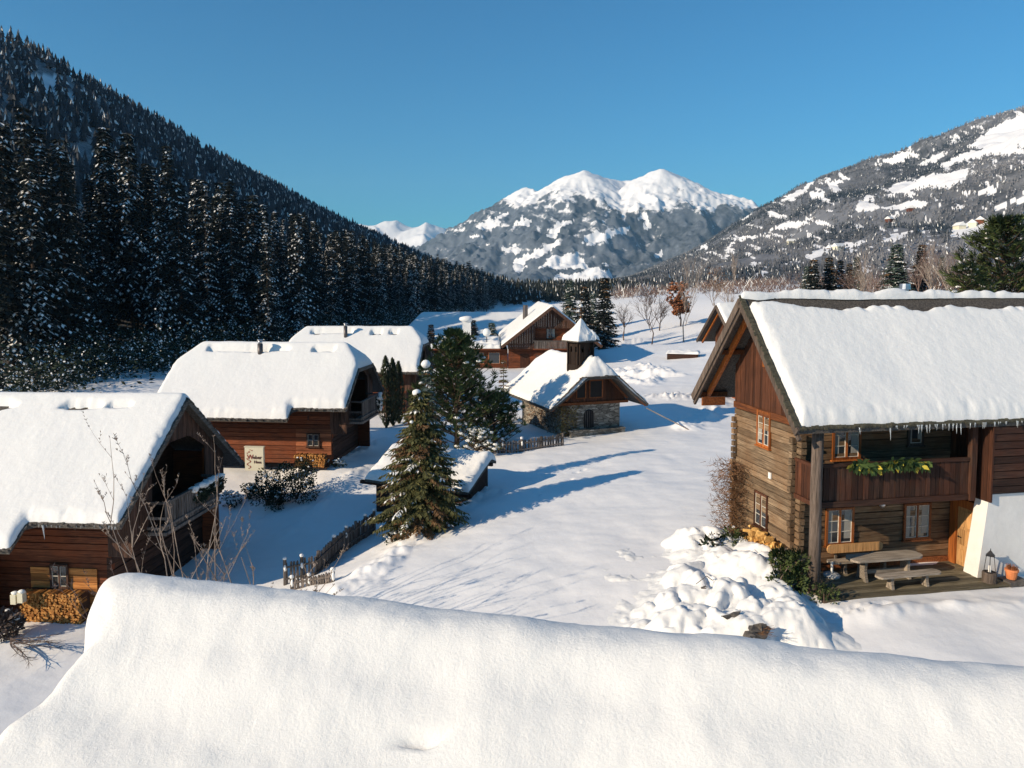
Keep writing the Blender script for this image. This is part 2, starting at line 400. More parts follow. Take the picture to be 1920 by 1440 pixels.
# ------------------------------------------------------------------ the ground: one sheet from under the camera to beyond the valley
CP = []
def g(px, py, z): CP.append(atz(px, py, z))
for q in [(1555, 1122, -.24), (1700, 1115, -.24), (1860, 1108, -.26), (1910, 1105, -.26), (1700, 1190, -.35), (1900, 1230, -.5), (1500, 1215, -.7), (1250, 1190, -.9),
          (1000, 1150, -1.1), (800, 1110, -1.3), (650, 1092, -1.55), (1000, 950, -.75), (1200, 880, -.35), (1340, 790, -.15), (1350, 900, -.15), (1250, 990, -.4), (1370, 1010, -.25),
          (930, 935, -.95), (840, 985, -1.25), (760, 1010, -1.7), (700, 1000, -2.2), (620, 1040, -2.45), (550, 1085, -2.7), (450, 1060, -2.95), (395, 1040, -3.1), (100, 1190, -3.3),
          (0, 1300, -3.5), (250, 1300, -3.5), (440, 960, -2.5), (520, 900, -1.9), (580, 880, -1.3), (620, 868, -1.0), (450, 885, -1.6), (690, 850, -1.25), (730, 800, -1.1), (600, 950, -2.2), (690, 900, -1.7),
          (900, 850, -.7), (1050, 822, -.45), (1155, 812, -.35), (960, 812, -.5), (1300, 790, -.2), (1250, 700, -.7), (1180, 650, -.8), (1280, 640, -.2), (1000, 700, -1.3), (900, 690, -1.5), (1340, 660, .2)]: g(*q)
for q in [(-45, 92, -1), (-30, 125, -.8), (-12, 190, -1), (5, 280, -.5), (30, 420, 0), (30, 200, 5.6), (50, 200, 6.6), (22, 160, 1.0), (60, 320, 7.3), (110, 400, 7.6), (80, 150, 8.2), (60, 110, 6.0), (35, 80, 1.6), (45, 60, 1.0),
          (30, 30, 0), (16, 20.5, -.3), (25, 10, -.6), (8, 4, -.8), (0, 5, -2), (-10, 8, -3.4), (-25, 20, -3.4), (-30, 40, -2.4), (-28, 60, -1.2), (-60, 30, -3), (-60, 5, -4), (-30, -30, -4), (40, -30, -1), (100, 60, 6), (200, 300, 9), (150, 600, 9), (-20, 600, 5), (20, 115, 0.0), (23, 24, -.2), (21, 28, 0), (10, 25, -.2), (9, 28, -.1)]: CP.append(q)
CPA = np.array(CP, float)
def _phi(r): return np.where(r > 1e-6, r*r*np.log(r+1e-12), 0)
_c = CPA[:, :2]; _n = len(_c); _A = np.zeros((_n+3, _n+3))
_A[:_n, :_n] = _phi(np.linalg.norm(_c[:, None]-_c[None], axis=2))+np.eye(_n)*2.0
_A[:_n, _n] = 1; _A[:_n, _n+1:] = _c; _A[_n, :_n] = 1; _A[_n+1:, :_n] = _c.T
_wt = np.linalg.solve(_A, np.concatenate([CPA[:, 2], np.zeros(3)]))
EDGE_Y = np.array([-200, 0, 40, 90, 125, 190, 280, 420, 600, 1200, 3000.]); EDGE_X = np.array([-110, -85, -66, -50, -40, -26, -19, -2, 10, 20, 20.])
CR_Y = np.array([-300, -60, 0, 60, 110, 170, 260, 330, 500, 800, 1100, 1500, 3000.]); CR_H = np.array([0, 5, 22, 50, 76, 97, 110, 114, 104, 92, 84, 60, 40.])
def hill(x, y):
    ex = np.interp(y, EDGE_Y, EDGE_X); H = np.interp(y, CR_Y, CR_H); cx = -215.0-np.maximum(0, 200-y)*.1
    t = (ex-x)/(ex-cx); tt = np.clip(t, 0, 1)
    p = .74*tt+.26*tt*tt
    p = np.where(t > 1, 1-.25*np.clip(t-1, 0, 4), p)
    h = H*p + np.clip(t*3, 0, 1)*(1.8*fbm(x/38, y/38, 3, 3)+1.0*fbm(x/14, y/14, 5, 2))
    return np.where(t > 0, h, 0), t
def _tps(x, y):
    r = _wt[_n]+_wt[_n+1]*x+_wt[_n+2]*y
    for i in range(_n):
        d2 = (x-_c[i, 0])**2+(y-_c[i, 1])**2; r = r+_wt[i]*.5*d2*np.log(d2+1e-12)
    return r
def ground(x, y):
    x = np.asarray(x, float); y = np.asarray(y, float)
    xc = np.clip(x, -75, 220); yc = np.clip(y, -35, 600)
    z = np.clip(_tps(xc, yc), -5, 11)
    far = sstep(400, 900, y); z = z*(1-far)+6*far
    hz, t = hill(x, y)
    z = np.where(t > 0, z*(1-np.clip(t*6, 0, 1))+(-1)*np.clip(t*6, 0, 1)*(y < 400)+hz, z)
    return z
def gz(x, y): return float(ground(np.array([x]), np.array([y]))[0])
def bumpfn(x, y, cx, cy, rx, ry, h, a=0):
    ca, sa = math.cos(a), math.sin(a); u = ((x-cx)*ca+(y-cy)*sa)/rx; v = (-(x-cx)*sa+(y-cy)*ca)/ry
    return h*np.clip(1-(u*u+v*v), 0, 1)**.7
def detail(x, y):
    r = np.hypot(x, y)
    z = (.06*fbm(x*.35, y*.35, 11, 3)+.012*fbm(x*1.1, y*2.3, 14, 3))*(r < 150)+.4*fbm(x*.05, y*.05, 12, 3)*sstep(70, 130, r)*(x > -40)
    # cleared track banks and ploughed lumps between the chapel and the hill
    for (px, py, zz, rx, ry, h, a) in [(1172, 700, -.7, 3.4, 1.2, .55, .5), (1215, 706, -.7, 4.5, .8, .7, -.3), (1185, 690, -.7, 2.8, .6, .5, .2), (1170, 640, -.8, 5, 2, .8, 0)]:
        c = atz(px, py, zz); z = z+bumpfn(x, y, c[0], c[1], rx, ry, h, a)*(1+.3*fbm(x*2, y*2, 9, 2))
    c = atz(1255, 748, -.5); d = np.hypot((x-c[0])/3.6, (y-c[1])/2.2); z = z+.42*np.clip(1-d, 0, 1)*(.5+np.abs(fbm(x*2.2, y*2.2, 21, 3)))
    # low banks: left edge of the sunny slope above the lane, pushed snow beside the lane, lip beyond the terrace, edges of the cleared track
    for (L, zz, wd, h, sd_) in [([(630, 1098), (700, 1060), (760, 1010), (840, 965), (905, 935)], -1.3, .75, .26, 1), ([(500, 918), (560, 885), (640, 872), (720, 835)], -1.5, .45, .20, 2), ([(530, 980), (600, 945), (690, 900)], -2.1, .35, .12, 3),
                         ([(1590, 1148), (1700, 1140), (1800, 1135), (1920, 1132)], -.25, .4, .16, 4), ([(1280, 802), (1310, 790), (1340, 760), (1372, 720)], -.2, .8, .35, 5), ([(1140, 690), (1180, 712), (1215, 722), (1240, 700), (1200, 684)], -.75, .8, .45, 6), ([(1190, 692), (1240, 690), (1262, 702)], -.7, .7, .35, 7), ([(1270, 745), (1330, 740), (1372, 735)], -.5, .5, .15, 8)]:
        Q = [atz(px, py, zz) for px, py in L]; D = np.full(x.shape, 1e9)
        for a_, b_ in zip(Q[:-1], Q[1:]):
            dx, dy = b_[0]-a_[0], b_[1]-a_[1]; t = np.clip(((x-a_[0])*dx+(y-a_[1])*dy)/(dx*dx+dy*dy), 0, 1); D = np.minimum(D, np.hypot(x-a_[0]-t*dx, y-a_[1]-t*dy))
        m = D < wd*3; D = D+np.where(m, .35*wd*fbm(x*1.1, y*1.1, 40+sd_, 3), 0)
        z = z+np.where(m, h*np.exp(-(D/wd)**2)*(.75+.45*fbm(x*1.6, y*1.6, 50+sd_, 3)), 0)
    # footprints and ruts
    for (a, b, zz, n) in [((380, 1005), (690, 855), -2, 26), ((1000, 940), (1110, 880), -.7, 9), ((1560, 1150), (1680, 1140), -.3, 9)]:
        for k in range(n):
            t = k/n; c = atz(a[0]+(b[0]-a[0])*t+rnd.uniform(-7, 7), a[1]+(b[1]-a[1])*t+rnd.uniform(-5, 5), zz); z = z-bumpfn(x, y, c[0], c[1], .2, .13, .07, rnd.random())
    return z
def build_ground():
    th = np.concatenate([np.radians(np.linspace(-180, -42, 46)[:-1]), np.radians(np.linspace(-42, 42, 860)), np.radians(np.linspace(42, 180, 46)[1:])])
    r = np.concatenate([np.linspace(2, 16, 30)[:-1], np.linspace(16, 50, 270)[:-1], np.linspace(50, 105, 170)[:-1], 105*np.exp(np.linspace(0, math.log(9000/105), 210))])
    TT, RR = np.meshgrid(th, r, indexing='ij'); X = RR*np.sin(TT); Y = RR*np.cos(TT)
    Z = ground(X, Y); m = RR < 400; zz = np.zeros_like(Z); zz[m] = detail(X[m], Y[m]); Z = Z+zz
    Z = np.where(RR > 900, np.minimum(Z, 12)*(hill(X, Y)[1] <= 0)+Z*(hill(X, Y)[1] > 0), Z)
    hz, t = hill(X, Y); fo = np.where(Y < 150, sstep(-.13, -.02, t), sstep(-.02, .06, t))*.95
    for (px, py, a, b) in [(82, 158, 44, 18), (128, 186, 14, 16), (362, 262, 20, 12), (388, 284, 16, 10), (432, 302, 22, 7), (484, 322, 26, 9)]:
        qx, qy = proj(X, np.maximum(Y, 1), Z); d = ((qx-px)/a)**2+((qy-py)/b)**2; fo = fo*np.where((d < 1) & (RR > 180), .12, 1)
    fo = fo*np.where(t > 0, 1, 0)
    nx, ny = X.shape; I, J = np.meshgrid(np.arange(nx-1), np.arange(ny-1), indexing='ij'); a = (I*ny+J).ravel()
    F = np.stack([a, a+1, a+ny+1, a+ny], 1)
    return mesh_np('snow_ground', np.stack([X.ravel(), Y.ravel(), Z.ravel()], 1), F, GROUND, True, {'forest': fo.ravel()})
tag(link('snow_ground', build_ground()), kind='structure')

# ------------------------------------------------------------------ mountains
def polys_mask(qx, qy, L):
    m = np.zeros(qx.shape, bool); jx = qx+6*fbm(qx/13, qy/9, 31, 4); jy = qy+3.2*fbm(qx/13, qy/9, 37, 4)
    for P in L: m |= inpoly(jx, jy, P)
    return m
def Z4(L): return [[(640+x/3, 280+y/3) for x, y in P] for P in L]
def Z5(L): return [[(1280+x/3, 180+y/3) for x, y in P] for P in L]
MEAD1 = Z4([[(760, 440), (820, 395), (885, 410), (880, 435), (790, 455)], [(870, 555), (960, 550), (985, 528), (1005, 580), (930, 575)],
    [(965, 630), (1060, 575), (1160, 550), (1215, 512), (1220, 525), (1160, 580), (1130, 600), (1060, 605), (1030, 640), (1010, 690), (980, 700)],
    [(1140, 490), (1220, 415), (1310, 390), (1300, 420), (1240, 440), (1190, 500)], [(1350, 525), (1380, 490), (1560, 450), (1625, 430), (1625, 465), (1550, 475), (1480, 510), (1420, 530)],
    [(1115, 660), (1190, 610), (1290, 590), (1400, 650), (1380, 670), (1340, 665), (1280, 680), (1190, 670)], [(1200, 700), (1340, 700), (1380, 670), (1520, 680), (1540, 740), (1400, 775), (1300, 745), (1200, 740)],
    [(1000, 430), (1040, 390), (1060, 400), (1050, 435)], [(1700, 360), (1725, 355), (1730, 440), (1715, 470), (1700, 400), (1660, 400)], [(705, 500), (740, 480), (795, 490), (790, 500)],
    [(840, 390), (930, 350), (925, 362), (860, 400)], [(1480, 640), (1510, 636), (1505, 650), (1480, 652)], [(790, 545), (830, 535), (830, 550)], [(960, 440), (985, 400), (1040, 370), (1000, 425)], [(1760, 590), (1790, 570), (1800, 600), (1770, 605)]])
MEAD2 = Z5([[(540, 590), (640, 530), (755, 460), (745, 490), (690, 520), (660, 570), (620, 585)], [(695, 550), (790, 530), (805, 570), (740, 580)], [(805, 490), (850, 485), (900, 525), (860, 545)],
    [(870, 440), (905, 435), (930, 465), (885, 470)], [(1060, 375), (1250, 320), (1280, 325), (1250, 375), (1200, 370)],
    [(1140, 520), (1300, 470), (1480, 430), (1650, 395), (1590, 440), (1580, 480), (1500, 510), (1400, 520), (1270, 530), (1190, 545)],
    [(1440, 400), (1560, 340), (1700, 300), (1600, 290), (1700, 210), (1840, 130), (1990, 60), (1990, 250), (1860, 290), (1990, 330), (1700, 330), (1540, 380)],
    [(1320, 395), (1400, 340), (1500, 310), (1440, 350), (1370, 390)], [(965, 640), (1010, 590), (1100, 545), (1040, 600), (1110, 635), (1020, 660)], [(1100, 635), (1290, 590), (1390, 600), (1340, 625), (1160, 640)],
    [(1105, 825), (1160, 795), (1290, 755), (1240, 790), (1140, 830)], [(680, 905), (760, 870), (870, 835), (1050, 815), (960, 850), (870, 875), (720, 910)],
    [(1500, 780), (1560, 715), (1700, 705), (1870, 700), (1780, 740), (1640, 770), (1560, 795)], [(490, 750), (580, 710), (690, 700), (700, 715), (620, 745)], [(210, 800), (300, 800), (440, 780), (500, 750), (420, 795), (300, 815)],
    [(340, 965), (390, 930), (425, 935), (390, 965)], [(1630, 550), (1700, 520), (1800, 510), (1760, 540), (1680, 560)], [(1720, 655), (1820, 600), (1900, 570), (1980, 560), (1800, 640)],
    [(325, 700), (360, 665), (400, 655), (380, 680)], [(80, 880), (130, 840), (150, 830), (130, 860)], [(380, 1000), (420, 985), (500, 1000), (430, 1015)], [(220, 860), (290, 830), (310, 835), (250, 862)]])
def tents(X, Y, lines, slope, base):
    Z = np.full(X.shape, base, float)
    for L, sl_ in lines:
        P = [atd(*p) for p in L]
        for a, b in zip(P[:-1], P[1:]):
            dx, dy = b[0]-a[0], b[1]-a[1]; t = np.clip(((X-a[0])*dx+(Y-a[1])*dy)/(dx*dx+dy*dy), 0, 1)
            d = np.hypot(X-a[0]-t*dx, Y-a[1]-t*dy); Z = np.maximum(Z, a[2]+t*(b[2]-a[2])-d*sl_)
    return Z
def polar(px0, px1, n, d0, d1, m, gam=1.0):
    px = np.linspace(px0, px1, n); d = d0+(d1-d0)*np.linspace(0, 1, m)**gam
    A, D = np.meshgrid((px-960)/FPX, d, indexing='ij'); X = A*D; Y = D
    I, J = np.meshgrid(np.arange(n-1), np.arange(m-1), indexing='ij'); a = (I*m+J).ravel()
    return X, Y, np.stack([a, a+m, a+m+1, a+1], 1)[:, ::-1]
def mount1():
    X, Y, F = polar(560, 1720, 560, 2500, 6800, 380)
    L = [([(560, 480, 6700), (700, 470, 6500), (830, 447, 6000), (870, 418, 5800), (920, 390, 5600), (960, 363, 5500), (988, 350, 5400), (1004, 360, 5300), (1020, 350, 5250), (1060, 330, 5100), (1095, 319, 5000), (1130, 331, 5100), (1165, 340, 5200), (1185, 338, 5200), (1215, 323, 5000), (1240, 316, 4900), (1270, 324, 4950), (1310, 337, 5000), (1350, 357, 5000), (1430, 385, 4900), (1550, 430, 4700), (1720, 480, 4500)], .62),
         ([(1095, 319, 5000), (1105, 360, 4700), (1075, 425, 4250), (1015, 490, 3750), (985, 520, 3400)], .5),
         ([(1240, 316, 4900), (1264, 345, 4750), (1248, 400, 4350), (1215, 455, 3950), (1190, 520, 3400)], .55),
         ([(1310, 337, 5000), (1348, 385, 4800), (1390, 430, 4500), (1420, 500, 4000)], .5),
         ([(988, 350, 5400), (930, 405, 5000), (880, 455, 4500), (850, 505, 4000)], .5),
         ([(1165, 340, 5200), (1172, 400, 4650), (1150, 455, 4150), (1120, 515, 3500)], .5),
         ([(870, 418, 5800), (800, 470, 5300), (760, 520, 4700)], .5)]
    Z = tents(X, Y, L, .5, 0)
    wx = X+60*fbm(X/500, Y/500, 51, 3); n = 1-np.abs(fbm(wx/420, Y/420, 61, 4)); n2 = 1-np.abs(fbm(wx/130, Y/130, 67, 3))
    Z = Z+(n-.8)*95*sstep(0, 300, Z)*np.clip((820-Z)/400, .12, 1)+(n2-.7)*42*sstep(0, 200, Z)*np.clip((760-Z)/260, .12, 1)+(14*fbm(X/60, Y/60, 77, 3)+7*fbm(X/25, Y/25, 78, 2))*np.clip((800-Z)/300, .2, 1)
    qx, qy = proj(X, Y, Z)
    tl = 384+14*fbm(qx/40, qy/60, 81, 4)+10*np.clip((qx-1150)/100, -1, 1)+np.clip((900-qx)*.45, 0, 70)
    s = np.clip(.5+(tl-qy)/34, 0.12, 1.0); s = np.maximum(s, .20+.25*fbm(qx/15, qy/9, 83, 4)+.18*np.clip((470-qy)/100, -1, 1)*(qx < 1240))
    s = np.where(polys_mask(qx, qy, MEAD1), 1.0, s)
    s = s*np.where((qx > 1245) & (qx < 1330) & (qy > 350), .6, 1)  # snow cut here to darken the face that lies in shade
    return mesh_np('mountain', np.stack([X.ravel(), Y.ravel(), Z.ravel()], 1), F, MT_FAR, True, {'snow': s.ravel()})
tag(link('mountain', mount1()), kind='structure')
def mount0():
    X, Y, F = polar(500, 1000, 180, 6500, 9500, 90)
    L = [([(500, 440, 8300), (640, 426, 8200), (700, 419, 8000), (740, 414, 8000), (775, 420, 8000), (800, 412, 7900), (815, 426, 7900), (850, 440, 7800), (1000, 470, 7800)], .55),
         ([(800, 412, 7900), (790, 460, 7000)], .5), ([(700, 419, 8000), (720, 460, 7200)], .5)]
    Z = tents(X, Y, L, .5, 0); Z = Z+60*(1-np.abs(fbm(X/500, Y/500, 5, 5))-.7)
    return mesh_np('mountain', np.stack([X.ravel(), Y.ravel(), Z.ravel()], 1), F, MT_FAR, True, {'snow': np.full(X.size, .82)})
tag(link('mountain', mount0()), kind='structure')
M2PX = np.array([1060, 1130, 1180, 1250, 1300, 1420, 1460, 1530, 1560, 1640, 1700, 1770, 1830, 1920, 2060, 2300.])
M2PY = np.array([536, 530, 520, 492, 470, 397, 378, 338, 326, 303, 283, 253, 230, 204, 180, 160.])
M2D = np.array([3000, 2950, 2900, 2750, 2650, 2450, 2400, 2300, 2250, 2150, 2080, 2000, 1920, 1800, 1650, 1500.])
def m2z(X, Y):
    px = 960+FPX*X/Y; dc = np.interp(px, M2PX, M2D); hc = (HOR-np.interp(px, M2PX, M2PY))/FPX*dc+CZ
    d0 = 520; t = (Y-d0)/(dc-d0); tt = np.clip(t, 0, 1)
    p = .72*tt+.28*tt*tt*(3-2*tt)
    z = 7+(hc-7)*p-np.clip(t-1, 0, 1)*dc*.35
    e = np.clip(tt*4, 0, 1)*np.clip((1-tt)*5, .1, 1)
    u = X*.75+Y*.66; v = -X*.66+Y*.75
    z = np.maximum(z, -8)
    z = z+e*(np.clip(hc/300, .1, 1))*(34*(1-np.abs(fbm(u/260, v/600, 91, 3))-.75)+11*fbm(X/70, Y/70, 95, 3))
    return z
def flecks(qx, qy): return (fbm((qx+qy*.8)/26, (qy-qx*.28)/5.5, 133, 3) > .72) & (qy < 525)
def mount2():
    X, Y, F = polar(1060, 2300, 620, 500, 3500, 420, 1.3)
    Z = m2z(X, Y); qx, qy = proj(X, Y, Z); s = np.where(polys_mask(qx, qy, MEAD2), 1.0, .2+.12*fbm(qx/60, qy/20, 99, 3))
    s = np.where(flecks(qx, qy), .95, s)
    s = np.where((qy < 330) & (qx > 1640), np.maximum(s, .36), s)
    return mesh_np('mountain', np.stack([X.ravel(), Y.ravel(), Z.ravel()], 1), F, MT_NEAR, True, {'snow': s.ravel()})
tag(link('mountain', mount2()), kind='structure')

# ------------------------------------------------------------------ builders for timber houses
class Face:      # a wall plane: along-coordinate a, outward n, height z
    def __init__(s, kind, F): s.k = kind; s.F = F
    def pt(s, a, n, z): return (a, s.F-n, z) if s.k == 'front' else (s.F-n, a, z) if s.k == 'left' else (s.F+n, a, z)
    def box(s, mb, a0, a1, n0, n1, z0, z1, m=0, r=None):
        p, q = s.pt(a0, n0, z0), s.pt(a1, n1, z1)
        mb.box(min(p[0], q[0]), max(p[0], q[0]), min(p[1], q[1]), max(p[1], q[1]), z0, z1, m, r)
    def prism(s, mb, poly, n0, n1, m=0, r=None):
        P = [s.pt(a, n0, z) for a, z in poly]; q = Vector(s.pt(0, n1, 0))-Vector(s.pt(0, n0, 0)); mb.prism(P, q, m, r)
def logs(mb, f, a0, a1, z0, z1, lh, th=.16, jit=.015, hole=None):
    n = max(1, round((z1-z0)/lh)); h = (z1-z0)/n
    for i in range(n):
        j = mb.R.uniform(-jit, jit)*1.5; zz = z0+i*h; sg = mb.R.uniform(-.02, .02)
        f.prism(mb, [(a0, zz+.014), ((a0+a1)/2, zz+.014+sg), (a1, zz+.014), (a1, zz+h-.014), ((a0+a1)/2, zz+h-.014+sg), (a0, zz+h-.014)], -th, j)
    f.box(mb, a0+.02, a1-.02, -th, -.035, z0, z1, 0, .0)
def boards(mb, f, a0, a1, z0, top, bw=.2, th=.04, hole=None, bottom=None):
    a = a0
    while a < a1-.02:
        b = min(a+bw*mb.R.uniform(.8, 1.2), a1); n = mb.R.uniform(0, .018); g_ = .006
        zb = z0 if bottom is None else bottom((a+b)/2)
        segs = [(zb, None)]
        if hole and hole(a) is not None and hole(b) is not None:
            lo = min(hole(a)[0], hole(b)[0]); hi0, hi1 = hole(a)[1], hole(b)[1]
            if lo > zb+.05: f.prism(mb, [(a+g_, zb), (b-g_, zb), (b-g_, lo), (a+g_, lo)], -th, n)
            f.prism(mb, [(a+g_, hi0), (b-g_, hi1), (b-g_, top(b)), (a+g_, top(a))], -th, n)
        else:
            f.prism(mb, [(a+g_, zb), (b-g_, zb), (b-g_, max(zb+.02, top(b))), (a+g_, max(zb+.02, top(a)))], -th, n)
        a = b
def window(par, f, c, z0, w_, h, cols=2, rows=3, fm=None, putty=None, curtain=False, n0=.0, name='window', sill=True, label=None):
    fm = fm or ORANGE; putty = putty or WINW; fr = .075; mb = MB(int(abs(c*97+z0*31)))
    f.box(mb, c-w_/2-fr, c-w_/2, n0, n0+.06, z0-fr, z0+h+fr); f.box(mb, c+w_/2, c+w_/2+fr, n0, n0+.06, z0-fr, z0+h+fr)
    f.box(mb, c-w_/2, c+w_/2, n0, n0+.058, z0+h, z0+h+fr); f.box(mb, c-w_/2, c+w_/2, n0, n0+.058, z0-fr, z0)
    if cols == 2: f.box(mb, c-.035, c+.035, n0, n0+.05, z0, z0+h)
    if sill: f.box(mb, c-w_/2-fr-.04, c+w_/2+fr+.04, n0, n0+.10, z0-fr-.045, z0-fr-.003)
    o = mb.build(name, fm, par)
    if label: o['label'] = label
    m2 = MB(3); b = .018
    for k in range(cols):
        x0 = c-w_/2+k*w_/cols+(.035 if k else 0); x1 = c-w_/2+(k+1)*w_/cols-(0 if k == cols-1 else .035)
        f.box(m2, x0, x0+b, n0, n0+.035, z0, z0+h); f.box(m2, x1-b, x1, n0, n0+.035, z0, z0+h)
        for r in range(rows+1):
            zz = z0+(h-b)*r/rows; f.box(m2, x0+b, x1-b, n0, n0+.033, zz, zz+b)
    m2.build('muntin', putty, o)
    m3 = MB(4); f.box(m3, c-w_/2, c+w_/2, n0+.008, n0+.012, z0, z0+h); m3.build('pane', GLASS, o)
    if curtain:
        m4 = MB(5)
        for k, (x0, x1) in enumerate([(c-w_/2+.02, c-w_/2+w_*.2), (c+w_/2-w_*.3, c+w_/2-.02)]): f.box(m4, x0, x1, n0+.013, n0+.016, z0+.02+(.1 if k else 0), z0+h-.02)
        m4.build('curtain', CURT, o)
    return o
def shingle_teeth(mb, p0, p1, out, n_row=1, w0=.10, th=.05, drop=0):
    p0, p1, out = Vector(p0), Vector(p1), Vector(out).normalized(); L = (p1-p0).length; t = (p1-p0)/L; a = 0
    while a < L:
        w_ = w0*mb.R.uniform(.7, 1.4); q = p0+t*a; l = mb.R.uniform(.03, .11); u = t*min(w_*.92, L-a)
        z = Vector((0, 0, mb.R.uniform(.0, .03)-drop))
        mb.prism([q+z-out*.1, q+u+z-out*.1, q+u+z+out*l, q+z+out*l], (0, 0, -th)); a += w_

# ------------------------------------------------------------------ foreground roof
def fg_roof():
    A = np.array(atz(205, 1072, 5.35)); B = np.array(atz(1920, 1254, 5.35)); a = math.atan2(B[1]-A[1], B[0]-A[0])
    t = thing('snowy_roof', 'huge smooth snow-buried roof filling the foreground, its rounded ridge crossing the whole picture', 'roof', (A[0], A[1], 0), a)
    m = math.tan(math.radians(35)); u = np.array([math.cos(a), math.sin(a), 0]); v = np.array([-math.sin(a), math.cos(a), 0]); z0 = 5.35-.38
    def hit(px, py, dz=.3):
        d = ray(px, py); c = np.array([0, 0, CZ]); o = np.array([A[0], A[1], z0+dz])
        n = np.cross(u, v*-1+np.array([0, 0, -m])); n = n/np.linalg.norm(n); tt = ((o-c)@n)/(d@n); p = c+d*tt-o; return (p@u, p@v)
    left = [hit(*q) for q in [(178, 1100), (158, 1150), (155, 1195), (165, 1212), (120, 1255), (90, 1292), (45, 1330), (0, 1366), (-60, 1420), (-140, 1500), (-260, 1620)]]
    zf = lambda x, y: smin(z0+m*y, z0-m*y, .5)+.09
    P = [(left[0][0]+.25, 1.4)] + [(.03, .55), (0.0, .2)] + [(x, y) for x, y in left]
    ymin = left[-1][1]; hs = hit(785, 1388, .3)
    P = P+[(16, ymin), (16, 1.4)]
    ex = lambda x, y, D: -.10*sstep(-.2, -.75, y+.10*vn(x*.5, x*0, 3))*1.0+.05*fbm(x*.7, y*.9, 5, 3)-.05*np.exp(-((y+1.15+.12*x*.3)/.3)**2)+.028*np.exp(-((y+.8)/.25)**2) \
        - .13*np.exp(-(((x-hs[0])/.22)**2+((y-hs[1]-.25*(x-hs[0])+.03*np.sin((x-hs[0])*9))/.04)**2))+.007*fbm(x*6, y*6, 9, 3)
    Pj = P[:3]+P[3:]
    snow_field('snow_cover', Pj, zf, .38, .30, .033, SNOWF, t, .012, 1.0, 5, (), .0, ex)
    mb = MB(1)
    mb.prism([(.35, 0, z0-.12), (16, 0, z0-.12), (16, 1.2, z0-m*1.2-.12), (.35, 1.2, z0-m*1.2-.12)], (0, 0, -.15))
    LL = [(x+.35, y, z0+m*y-.12) for x, y in left if y < -.2]; mb.prism([(.35, 0, z0-.12)]+LL+[(16, LL[-1][1], LL[-1][2]), (16, 0, z0-.12)], (0, 0, -.15))
    mb.build('roof', SHING, t)
    mb = MB(2); f = Face('left', 1.2); mb.prism([(1.6, 1.1, z0-.95), (1.6, -3.0, z0-2.2), (1.6, -3, -3), (1.6, 1.1, -3)], (.2, 0, 0)); mb.prism([(1.6, 1.1, z0-.95), (16, 1.1, z0-.95), (16, 1.1, -3), (1.6, 1.1, -3)], (0, -.2, 0))
    mb.build('wall', CHX, t)
fg_roof()

